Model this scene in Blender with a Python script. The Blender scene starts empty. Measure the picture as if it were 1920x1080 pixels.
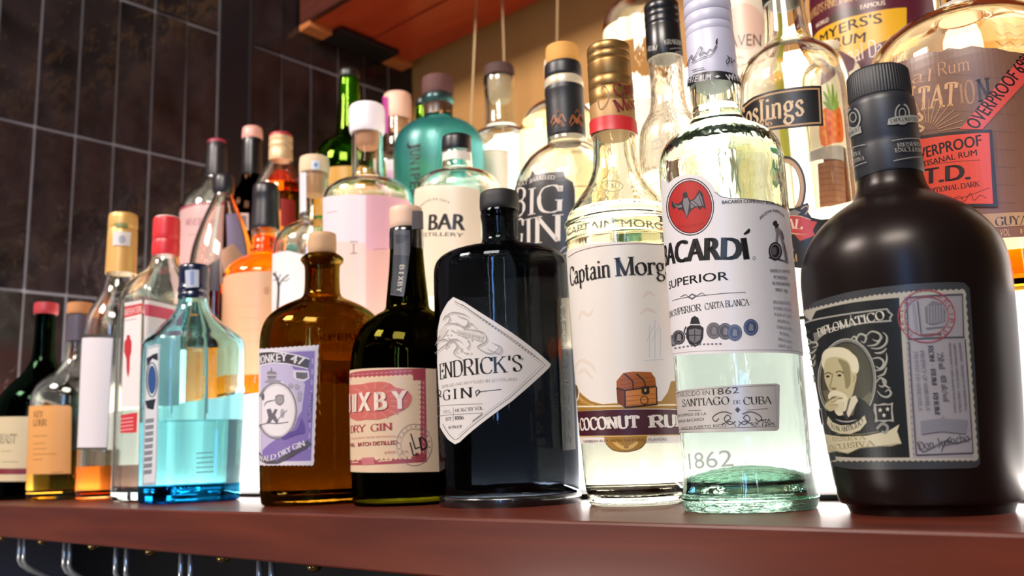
import bpy, bmesh, math, random
from mathutils import Vector, Matrix
from mathutils.geometry import tessellate_polygon
random.seed(7)
SC = bpy.context.scene
COL = SC.collection
sin, cos, pi, rad = math.sin, math.cos, math.pi, math.radians

# ------------------------------------------------------------------ camera
H = 0.036                      # the phone is held 3.6 cm above the shelf top
YAW, PITCH, ROLL, FPX = 0.73095435, 0.18517406, -0.03887976, 1653.92
ca, sa, cb, sb, cc, sc_ = cos(YAW), sin(YAW), cos(PITCH), sin(PITCH), cos(ROLL), sin(ROLL)
_f = Vector((-sa*cb, ca*cb, sb)); _r0 = Vector((ca, sa, 0)); _u0 = _r0.cross(_f)
_r = cc*_r0 + sc_*_u0; _u = -sc_*_r0 + cc*_u0
cam = bpy.data.cameras.new('camera'); camo = bpy.data.objects.new('camera', cam); COL.objects.link(camo)
camo.matrix_world = Matrix(((_r.x, _u.x, -_f.x, 0), (_r.y, _u.y, -_f.y, 0), (_r.z, _u.z, -_f.z, H), (0, 0, 0, 1)))
cam.sensor_width = 36; cam.lens = FPX/1920*36; cam.clip_start = 0.02
cam.dof.use_dof = True; cam.dof.focus_distance = 0.53; cam.dof.aperture_fstop = 10
SC.camera = camo

# ------------------------------------------------------------------ colour management, world, lights
SC.view_settings.view_transform = 'Standard'; SC.view_settings.look = 'None'
SC.view_settings.exposure = 0.4; SC.view_settings.gamma = 1; SC.view_settings.use_curve_mapping = False
cy = SC.cycles
cy.max_bounces = 28; cy.transmission_bounces = 26; cy.glossy_bounces = 6; cy.diffuse_bounces = 3
cy.transparent_max_bounces = 12; cy.sample_clamp_indirect = 6; cy.caustics_reflective = False; cy.blur_glossy = 0.5
W = bpy.data.worlds.new('bar_room'); SC.world = W; W.use_nodes = True
W.node_tree.nodes['Background'].inputs[0].default_value = (0.05, 0.04, 0.033, 1)
W.node_tree.nodes['Background'].inputs[1].default_value = 0.6

def area(name, loc, target, sx, sy, power, col):
    l = bpy.data.lights.new(name, 'AREA'); l.shape = 'RECTANGLE'; l.size = sx; l.size_y = sy; l.energy = power; l.color = col
    o = bpy.data.objects.new(name, l); COL.objects.link(o); o.location = loc
    d = Vector(target)-Vector(loc); o.rotation_euler = d.to_track_quat('-Z', 'Y').to_euler(); return o
def bulb(loc, power, col, size=0.02):
    l = bpy.data.lights.new('pendant_bulb', 'POINT'); l.energy = power; l.color = col; l.shadow_soft_size = size
    o = bpy.data.objects.new('pendant_bulb', l); COL.objects.link(o); o.location = loc; return o
area('ceiling_light', (0.35, -1.3, 1.9), (-0.45, 0.55, 0.15), 1.0, 0.6, 58, (1, 0.90, 0.80))
area('ceiling_light', (-1.5, -1.2, 1.8), (-1.0, 0.55, 0.15), 0.7, 0.5, 58, (1, 0.88, 0.80))
area('window_light', (0.95, -2.2, 0.75), (-0.45, 0.55, 0.1), 0.11, 1.3, 11, (0.20, 0.46, 1.0))
area('added_hanger_fill', (-1.3, -1.0, -0.35), (-0.9, 0.40, -0.06), 0.5, 0.15, 4, (1, 0.95, 0.9))  # added fill lamp, brightens the wire hangers under the shelf
area('window_light', (0.62, -2.3, 0.75), (-0.45, 0.55, 0.1), 0.04, 1.3, 1.6, (0.75, 0.85, 1.0))
area('window_light', (1.75, -1.6, 0.75), (-0.45, 0.55, 0.1), 0.05, 1.2, 1.6, (0.75, 0.85, 1.0))
for i in range(14):
    bulb((-2.4+0.30*i, -1.25-0.18*(i % 3), 1.10+0.09*(i % 4)), 0.7, (1, 0.88, 0.72), 0.024)

# ------------------------------------------------------------------ picture geometry: rays of the camera, used to place things at their real depth
def ray(x, y): return _r*((x-960)/FPX) - _u*((y-540)/FPX) + _f
def onY(x, y, Y):
    v = ray(x, y); t = Y/v.y; return Vector((t*v.x, Y, H+t*v.z))
def onZ(x, y, Z=0.0):
    v = ray(x, y); t = (Z-H)/v.z; return Vector((t*v.x, t*v.y, Z))
def onX(x, y, X):
    v = ray(x, y); t = X/v.x; return Vector((X, t*v.y, H+t*v.z))
def proj(x, y, z):
    z -= H
    d = _f.x*x+_f.y*y+_f.z*z
    return 960+FPX*(_r.x*x+_r.y*y+_r.z*z)/d, 540-FPX*(_u.x*x+_u.y*y+_u.z*z)/d, d

# ------------------------------------------------------------------ materials
def lin(h):
    h = h.lstrip('#'); o = []
    for i in (0, 2, 4):
        c = int(h[i:i+2], 16)/255; o.append(c/12.92 if c <= .04045 else ((c+.055)/1.055)**2.4)
    return (*o, 1)
MATS = {}
def nodes(name):
    m = bpy.data.materials.new(name); m.use_nodes = True; n = m.node_tree.nodes; n.clear()
    out = n.new('ShaderNodeOutputMaterial'); return m, n, m.node_tree.links, out
def paper(h, tr=0.35, gl=0.05):
    k = ('paper', h, tr, gl)
    if k in MATS: return MATS[k]
    m, n, L, out = nodes('paper_'+h.strip('#'))
    c = lin(h)
    tex = n.new('ShaderNodeTexNoise'); tex.inputs['Scale'].default_value = 900; tex.inputs['Detail'].default_value = 2
    mx = n.new('ShaderNodeMixRGB'); mx.blend_type = 'MULTIPLY'; mx.inputs[0].default_value = .10
    mx.inputs[1].default_value = c; L.new(tex.outputs['Color'], mx.inputs[2])
    d = n.new('ShaderNodeBsdfDiffuse'); t = n.new('ShaderNodeBsdfTranslucent'); g = n.new('ShaderNodeBsdfGlossy')
    L.new(mx.outputs[0], d.inputs[0]); L.new(mx.outputs[0], t.inputs[0]); g.inputs['Roughness'].default_value = .35
    a = n.new('ShaderNodeMixShader'); a.inputs[0].default_value = tr; L.new(d.outputs[0], a.inputs[1]); L.new(t.outputs[0], a.inputs[2])
    b = n.new('ShaderNodeMixShader'); b.inputs[0].default_value = gl; L.new(a.outputs[0], b.inputs[1]); L.new(g.outputs[0], b.inputs[2])
    L.new(b.outputs[0], out.inputs[0]); MATS[k] = m; return m
def solid(h, rough=.4, metal=0, spec=.5, coat=0, name=None):
    k = ('solid', h, rough, metal, spec, coat)
    if k in MATS: return MATS[k]
    m, n, L, out = nodes(name or ('solid_'+h.strip('#')))
    p = n.new('ShaderNodeBsdfPrincipled'); tex = n.new('ShaderNodeTexNoise'); tex.inputs['Scale'].default_value = 60
    mx = n.new('ShaderNodeMixRGB'); mx.blend_type = 'MULTIPLY'; mx.inputs[0].default_value = .08; mx.inputs[1].default_value = lin(h)
    L.new(tex.outputs['Color'], mx.inputs[2]); L.new(mx.outputs[0], p.inputs['Base Color'])
    p.inputs['Roughness'].default_value = rough; p.inputs['Metallic'].default_value = metal
    p.inputs['Specular IOR Level'].default_value = spec; p.inputs['Coat Weight'].default_value = coat
    L.new(p.outputs[0], out.inputs[0]); MATS[k] = m; return m
def glass(col, rough=0.0, ior=1.5, bump=0.0, scale=25):
    k = ('glass', tuple(col), rough, ior, bump)
    if k in MATS: return MATS[k]
    m, n, L, out = nodes('glass')
    g = n.new('ShaderNodeBsdfGlass'); g.inputs['Color'].default_value = (*col, 1); g.inputs['Roughness'].default_value = rough; g.inputs['IOR'].default_value = ior
    if bump:
        t = n.new('ShaderNodeTexNoise'); t.inputs['Scale'].default_value = scale; t.inputs['Detail'].default_value = 1
        b = n.new('ShaderNodeBump'); b.inputs['Strength'].default_value = bump; b.inputs['Distance'].default_value = .01
        L.new(t.outputs['Fac'], b.inputs['Height']); L.new(b.outputs[0], g.inputs['Normal'])
    L.new(g.outputs[0], out.inputs[0]); MATS[k] = m; return m
def cork(h='#c99b72'):
    k = ('cork', h)
    if k in MATS: return MATS[k]
    m, n, L, out = nodes('cork'); p = n.new('ShaderNodeBsdfPrincipled'); p.inputs['Roughness'].default_value = .75
    v = n.new('ShaderNodeTexNoise'); v.inputs['Scale'].default_value = 220; v.inputs['Detail'].default_value = 5
    r = n.new('ShaderNodeValToRGB'); c = lin(h); r.color_ramp.elements[0].position = .35; r.color_ramp.elements[0].color = (c[0]*.55, c[1]*.5, c[2]*.45, 1)
    r.color_ramp.elements[1].position = .6; r.color_ramp.elements[1].color = c
    L.new(v.outputs['Fac'], r.inputs[0]); L.new(r.outputs[0], p.inputs['Base Color']); L.new(p.outputs[0], out.inputs[0]); MATS[k] = m; return m
def wood(name, dark, light, rough=.28, coat=.4, along=0):
    m, n, L, out = nodes(name); p = n.new('ShaderNodeBsdfPrincipled')
    tc = n.new('ShaderNodeTexCoord'); mp = n.new('ShaderNodeMapping'); s = [9, 9, 9]; s[along] = .9; mp.inputs['Scale'].default_value = s
    t = n.new('ShaderNodeTexNoise'); t.inputs['Scale'].default_value = 5; t.inputs['Detail'].default_value = 7; t.inputs['Distortion'].default_value = .6
    r = n.new('ShaderNodeValToRGB'); r.color_ramp.elements[0].position = .3; r.color_ramp.elements[0].color = lin(dark); r.color_ramp.elements[1].position = .72; r.color_ramp.elements[1].color = lin(light)
    L.new(tc.outputs['Object'], mp.inputs[0]); L.new(mp.outputs[0], t.inputs['Vector']); L.new(t.outputs['Fac'], r.inputs[0]); L.new(r.outputs[0], p.inputs['Base Color'])
    b = n.new('ShaderNodeBump'); b.inputs['Strength'].default_value = .06; b.inputs['Distance'].default_value = .002; L.new(t.outputs['Fac'], b.inputs['Height']); L.new(b.outputs[0], p.inputs['Normal'])
    p.inputs['Roughness'].default_value = rough; p.inputs['Coat Weight'].default_value = coat; p.inputs['Coat Roughness'].default_value = .16; p.inputs['Specular IOR Level'].default_value = .3
    L.new(p.outputs[0], out.inputs[0]); return m
def glow(name, col, e, base=(.85, .84, .82)):
    m, n, L, out = nodes(name); p = n.new('ShaderNodeBsdfPrincipled'); p.inputs['Base Color'].default_value = (*base, 1); p.inputs['Roughness'].default_value = .35
    p.inputs['Emission Color'].default_value = (*col, 1); p.inputs['Emission Strength'].default_value = e
    L.new(p.outputs[0], out.inputs[0]); return m

# ------------------------------------------------------------------ mesh helpers
def link(name, me, mats, parent=None, kind=None, smooth=False):
    o = bpy.data.objects.new(name, me); COL.objects.link(o)
    for m in (mats if isinstance(mats, (list, tuple)) else [mats]): me.materials.append(m)
    if parent: o.parent = parent
    if kind: o['kind'] = kind
    if smooth:
        for p in me.polygons: p.use_smooth = True
    return o
def from_bm(name, bm, mats, parent=None, kind=None, smooth=False):
    me = bpy.data.meshes.new(name); bm.to_mesh(me); bm.free(); return link(name, me, mats, parent, kind, smooth)
def box_bm(x0, x1, y0, y1, z0, z1, bev=0, bm=None):
    bm = bm or bmesh.new()
    r = bmesh.ops.create_cube(bm, size=1); vs = r['verts']
    for v in vs: v.co = Vector(((x0+x1)/2+v.co.x*(x1-x0), (y0+y1)/2+v.co.y*(y1-y0), (z0+z1)/2+v.co.z*(z1-z0)))
    if bev: bmesh.ops.bevel(bm, geom=list({e for v in vs for e in v.link_edges}), offset=bev, segments=2, profile=.5, affect='EDGES')
    return bm
def box(name, x0, x1, y0, y1, z0, z1, mat, parent=None, kind=None, bev=0):
    return from_bm(name, box_bm(x0, x1, y0, y1, z0, z1, bev), mat, parent, kind)
def tube_bm(pts, r, n=8):
    bm = bmesh.new(); rings = []; pts = [Vector(p) for p in pts]
    for i, p in enumerate(pts):
        d = ((pts[min(i+1, len(pts)-1)]-p).normalized()+(p-pts[max(i-1, 0)]).normalized()).normalized()
        a = d.orthogonal().normalized() if i == 0 else (a-d*a.dot(d)).normalized()
        b = d.cross(a)
        rings.append([bm.verts.new(p+r*(cos(t)*a+sin(t)*b)) for t in [2*pi*k/n for k in range(n)]])
    for A, B in zip(rings, rings[1:]):
        for k in range(n): bm.faces.new((A[k], A[(k+1) % n], B[(k+1) % n], B[k]))
    bm.faces.new(rings[0][::-1]); bm.faces.new(rings[-1]); return bm
def empty(name, loc, rz, label, cat, group=None):
    o = bpy.data.objects.new(name, None); o.empty_display_size = .02; COL.objects.link(o); o.location = loc; o.rotation_euler = (0, 0, rz)
    o['label'] = label; o['category'] = cat
    if group: o['group'] = group
    return o
def tag(o, label, cat, group=None):
    o['label'] = label; o['category'] = cat
    if group: o['group'] = group
    return o
def chaikin(p, n=2):
    for _ in range(n):
        q = [p[0]]
        for a, b in zip(p, p[1:]):
            q.append((a[0]*.75+b[0]*.25, a[1]*.75+b[1]*.25)); q.append((a[0]*.25+b[0]*.75, a[1]*.25+b[1]*.75))
        q.append(p[-1]); p = q
    return p
def interp(tab, z):
    if z <= tab[0][0]: return tab[0][1]
    if z >= tab[-1][0]: return tab[-1][1]
    lo, hi = 0, len(tab)-1
    while hi-lo > 1:
        m = (lo+hi)//2
        if tab[m][0] <= z: lo = m
        else: hi = m
    a, b = tab[lo], tab[hi]
    return a[1]+(b[1]-a[1])*(z-a[0])/max(b[0]-a[0], 1e-9)

# ------------------------------------------------------------------ lettering: the sans face is Blender's own font, the serif face is drawn with a broad nib
FC = {}
def sans(s):
    if s in FC: return FC[s]
    cu = bpy.data.curves.new('t', 'FONT'); cu.body = s; cu.resolution_u = 3; cu.fill_mode = 'FRONT'
    o = bpy.data.objects.new('t', cu); me = o.to_mesh()
    V = [(v.co.x, v.co.y) for v in me.vertices]; F = [tuple(p.vertices) for p in me.polygons]
    o.to_mesh_clear(); bpy.data.objects.remove(o); bpy.data.curves.remove(cu)
    x0 = min(v[0] for v in V); x1 = max(v[0] for v in V)
    V = [((x-x0)/(x1-x0), y/.72) for x, y in V]; FC[s] = (V, F); return FC[s]
GL = {
 'A': (7.4, '0,0 3.7,9.9|3.7,9.9 7.4,0|1.5,3.5 5.9,3.5'), 'B': (6.6, '1,0 1,10|~1,10 4,10 5.7,8.8 5.7,6.6 4,5.3 1,5.3|~1,5.3 4.4,5.3 6.4,4 6.4,1.5 4.6,0 1,0'),
 'C': (7.4, '~7.2,7.6 6,9.6 4,10 1.6,8.8 .6,5 1.6,1.2 4,0 6,.4 7.2,2.2|7.2,9.8 7.2,7.4'), 'D': (7.6, '1.1,0 1.1,10|~1.1,10 4.4,10 6.6,8.4 7.2,5 6.6,1.6 4.4,0 1.1,0'),
 'E': (6.2, '1,0 1,10|1,9.9 5.8,9.9|5.8,9.9 5.8,7.8|1,5.2 4.6,5.2|4.6,6.2 4.6,4.2|1,.1 6,.1|6,.1 6,2.4'), 'F': (5.8, '1,0 1,10|1,9.9 5.6,9.9|5.6,9.9 5.6,7.8|1,5 4.4,5|4.4,6 4.4,4'),
 'G': (7.8, '~7,7.8 6,9.6 4,10 1.6,8.8 .6,5 1.6,1.2 4,0 6,.3 6.9,1.2|6.9,0.3 6.9,4.4|5.6,4.4 7.8,4.4|7,9.8 7,7.6'), 'H': (7.6, '1,0 1,10|6.6,0 6.6,10|1,5.2 6.6,5.2'),
 'I': (2.6, '1.3,0 1.3,10'), 'J': (4, '~2.6,9.9 2.6,3 2.2,.6 1,-.4 0,.2|1.4,10 3.8,10'), 'K': (7.4, '1,0 1,10|1,4.4 6.2,10|3,6.2 6.9,0'),
 'L': (6, '1,0 1,10|1,.1 5.8,.1|5.8,.1 5.8,2.6'), 'M': (9.4, '1.2,0 1.2,10|1.2,9.9 4.7,.1|4.7,.1 8.2,9.9|8.2,10 8.2,0'), 'N': (8, '1.1,0 1.1,10|1.1,9.9 6.9,.1|6.9,10 6.9,.1'),
 'O': (8, '~4,10 1.6,8.8 .6,5 1.6,1.2 4,0 6.4,1.2 7.4,5 6.4,8.8 4,10'), 'P': (6.2, '1,0 1,10|~1,10 4.2,10 5.9,8.8 5.9,6 4.2,4.7 1,4.7'), 'Q': (8, '~4,10 1.6,8.8 .6,5 1.6,1.2 4,0 6.4,1.2 7.4,5 6.4,8.8 4,10|4,1.6 7.6,-1.4'),
 'R': (7.2, '1,0 1,10|~1,10 4.2,10 5.8,8.8 5.8,6.2 4.2,5 1,5|3.6,5 6.8,0'), 'S': (6, '~5.2,7.6 4.4,9.6 2.8,10 1,9 .7,7.2 2,5.8 4,4.6 5.3,3 5,1 3,0 1.4,.4 .6,2.4|5.2,9.7 5.2,7.4|.6,.3 .6,2.6'),
 'T': (7, '3.5,0 3.5,9.9|.4,9.9 6.6,9.9|.4,9.9 .4,7.6|6.6,9.9 6.6,7.6'), 'U': (7.6, '~1.1,10 1.1,3.4 1.8,.8 3.8,0 5.8,.8 6.5,3.4 6.5,10|.2,10 2.2,10|5.6,10 7.4,10'), 'V': (7.2, '.4,10 3.6,.1|3.6,.1 6.8,10'),
 'W': (10, '.4,10 2.8,.1|2.8,.1 5,9|5,9 7.2,.1|7.2,.1 9.6,10'), 'X': (7, '.5,10 6.5,0|.5,0 6.5,10'), 'Y': (7, '.3,10 3.5,4.8|3.5,4.8 6.7,10|3.5,4.8 3.5,0'), 'Z': (6.4, '.8,9.9 5.8,9.9|5.8,9.9 .6,.1|.6,.1 6,.1|.8,9.9 .8,7.8|6,.1 6,2.4'),
 '0': (6, '~3,10 1.2,8.8 .6,5 1.2,1.2 3,0 4.8,1.2 5.4,5 4.8,8.8 3,10'), '1': (3.6, '1.8,0 1.8,9.9|1.8,9.9 .4,8.4'), '2': (5.8, '~.8,7.4 1.4,9.4 3,10 4.8,8.8 4.6,6.4 2.4,3.2 .6,.2|.6,.1 5.4,.1|5.4,.1 5.4,1.8'), '3': (5.6, '~.8,8.4 2.6,10 4.6,8.8 4.4,6.4 2.4,5.2|~2.4,5.2 4.9,4.2 5,1.6 3,0 .6,1.2'),
 '4': (6, '4.2,0 4.2,9.9|4.2,9.9 .4,3.2|.4,3.2 5.8,3.2'), '5': (5.6, '1.2,9.9 5,9.9|1.2,9.9 1,5.6|~1,5.6 3,6.4 5,5 5,1.8 3,0 .6,1.2'), '6': (6, '~5,9.4 2.4,8.6 .8,5 .8,2 2.8,0 5,1.4 5.2,4 3.2,6 1,4.6'), '7': (5.6, '.6,9.9 5.2,9.9|5.2,9.9 2.2,0|.6,9.9 .6,8'), '8': (6, '~3,10 1.2,9 1.2,6.6 3,5.3 4.8,6.6 4.8,9 3,10|~3,5.3 .8,4 .8,1.2 3,0 5.2,1.2 5.2,4 3,5.3'), '9': (6, '~1,.6 3.6,1.4 5.2,5 5.2,8 3.2,10 1,8.6 .8,6 2.8,4 5,5.4'),
 "'": (2.2, '1.3,10.2 .9,7.2'), '.': (2, '.7,.3 1.4,.3'), '-': (4, '.6,4.4 3.4,4.4'), '&': (8, '~7,5 5,1 2.6,0 .8,1.6 1.4,4.4 4,6.6 4.4,9 3,10 1.8,8.8 2.2,6.8 7,.2'),
 'Á': (7.4, '0,0 3.7,9.9|3.7,9.9 7.4,0|1.5,3.5 5.9,3.5|3.4,11.2 4.8,12.8'), '/': (4, '.3,-1 3.6,11'),
 'a': (5.8, '~1,5.2 2.2,6.6 3.8,6.2 4.2,4.6 4.2,1 4.9,.1 5.8,.6|~4.2,3.9 1.6,3.2 .7,1.6 1.6,.1 3,.2 4.2,1.6'), 'b': (6, '1,0.2 1,10|~1,5.2 3,6.6 5,5.6 5.4,3.2 4.6,.6 3,0 1,1.2'), 'c': (5.2, '~4.8,5 3.6,6.6 2,6.2 .7,3.3 2,.3 3.6,0 4.9,1.4'),
 'd': (6.2, '5,10 5,.1|~5,5.2 3,6.6 1,5.6 .6,3.2 1.4,.6 3,0 5,1.2|5,.1 6.1,.1'), 'e': (5.4, '~.8,3.6 5,3.7 4.4,5.8 2.8,6.6 1,5.2 .7,3 2,.3 3.6,0 5,1.4'), 'f': (4, '~4.2,9.2 3.2,10 2,9 1.8,7 1.8,0|.4,6.5 3.6,6.5'),
 'g': (5.8, '~2.8,6.6 1,5.6 1,3.4 2.8,2.4 4.4,3.4 4.4,5.6 2.8,6.6|~1.4,2.6 1,1.2 2.6,.4 4.8,-.2 5,-2 3,-3.2 .8,-2.4 .8,-.8 2.2,.4|4.2,6 5.6,6.6'), 'h': (6.4, '1.2,0 1.2,10|~1.2,4.8 2.8,6.4 4.6,6 5,4.6 5,.1'), 'k': (6, '1.1,0 1.1,10|1.1,2.8 5,6.5|2.6,4 5.4,0'), 'i': (3, '1.5,0 1.5,6.5|.4,6.4 1.5,6.4|1.5,8.3 1.5,9.3'), 'l': (3.2, '1.6,0 1.6,10|.3,9.8 1.6,9.8'),
 'm': (9, '1.2,0 1.2,6.5|~1.2,4.8 2.8,6.4 4.2,6 4.5,4.6 4.5,.1|~4.5,4.8 6,6.4 7.5,6 7.8,4.6 7.8,.1|3.8,0.05 5.2,.05|7.1,.05 8.6,.05'), 'n': (6.4, '1.2,0 1.2,6.5|~1.2,4.8 2.8,6.4 4.6,6 5,4.6 5,.1|4.2,.05 6,.05'), 'o': (6, '~3,6.6 1,5.4 .6,3.3 1.2,1 3,0 4.8,1 5.4,3.3 4.8,5.6 3,6.6'),
 'p': (6, '1.1,-3.4 1.1,6.5|~1.1,5.2 3,6.6 5,5.6 5.4,3.2 4.6,.6 3,0 1.1,1.2|.2,-3.3 2.2,-3.3'), 'r': (4.6, '1.2,0 1.2,6.5|~1.2,4.4 2.4,6.2 3.8,6.5 4.3,5.6'), 's': (4.6, '~4,5.2 3,6.6 1.4,6.3 .7,5 1.8,3.8 3.4,2.8 4,1.4 3,.1 1.4,.2 .5,1.6'),
 't': (4, '~1.8,8.6 1.8,1.6 2.4,.2 3.8,.8|.3,6.5 3.8,6.5'), 'u': (6.4, '~1.2,6.5 1.2,1.6 2.4,.1 4,.6 5,2|5,6.5 5,.1|5,.1 6.2,.1'), 'v': (6, '.4,6.5 3,.1|3,.1 5.6,6.5'), 'y': (6, '.4,6.5 3,.1|~5.6,6.5 3,0 1.6,-3 .4,-2.6'),
}
def catmull(P, k=5):
    out = []
    closed = P[0] == P[-1]
    for i in range(len(P)-1):
        p1, p2 = P[i], P[i+1]
        p0 = P[i-1] if i else (P[-2] if closed else p1); p3 = P[i+2] if i+2 < len(P) else (P[1] if closed else p2)
        for j in range(k):
            t = j/k
            out.append(tuple(.5*(2*b+(c-a)*t+(2*a-5*b+4*c-d)*t*t+(-a+3*b-3*c+d)*t**3) for a, b, c, d in zip(p0, p1, p2, p3)))
    out.append(P[-1]); return out
def strip(P, wf):
    """flat ribbon along the polyline P, wf(dx, dy, i) gives its width"""
    V, F = [], []
    n = len(P); closed = n > 3 and abs(P[0][0]-P[-1][0])+abs(P[0][1]-P[-1][1]) < 1e-9
    for i in range(n):
        a = P[max(i-1, 0)] if not (closed and i == 0) else P[-2]; b = P[min(i+1, n-1)] if not (closed and i == n-1) else P[1]
        dx, dy = b[0]-a[0], b[1]-a[1]; l = math.hypot(dx, dy) or 1e-9; dx /= l; dy /= l
        w = wf(dx, dy, i)/2
        V += [(P[i][0]-dy*w, P[i][1]+dx*w), (P[i][0]+dy*w, P[i][1]-dx*w)]
        if i: F.append((2*i-2, 2*i-1, 2*i+1, 2*i))
    return V, F
def nib(s, thick=1.5, thin=.45, serif=True, track=.7):
    k = (s, thick, thin, serif, track)
    if k in FC: return FC[k]
    V, F = [], []; x = 0
    def wf(dx, dy, i=0):
        a = abs(dy)
        if .3 < a < .97 and dx*dy > 0: a *= .25
        return thin+(thick-thin)*a
    def add(P, f):
        v, q = strip(P, f); o = len(V); V.extend((a+x, b) for a, b in v); F.extend(tuple(i+o for i in t) for t in q)
    for ch in s:
        if ch == ' ': x += 3.6; continue
        w, st = GL.get(ch, GL.get(ch.upper(), GL['I']))
        for g in st.split('|'):
            sm = g[0] == '~'; P = [tuple(map(float, q.split(','))) for q in g.strip('~').split()]
            if sm: P = catmull(P, 4)
            add(P, wf)
            if serif and not sm:
                for q in (P[0], P[-1]):
                    if q[1] in (0, 10) and len(P) == 2 and abs(P[0][1]-P[1][1]) > 2:
                        e = thick*.5+.75; yy = q[1]+(thin/2 if q[1] == 0 else -thin/2)
                        add([(q[0]-e, yy), (q[0]+e, yy)], lambda *a: thin)
                    elif q[1] == 6.5 and q is P[-1] and abs(P[0][1]-P[1][1]) > 2: add([(q[0]-1.1, 6.3), (q[0], 6.3)], lambda *a: thin)
        x += w+track
    x0 = min(v[0] for v in V); x1 = max(v[0] for v in V)
    V = [((a-x0)/(x1-x0), b/10) for a, b in V]; FC[k] = (V, F); return FC[k]

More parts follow.
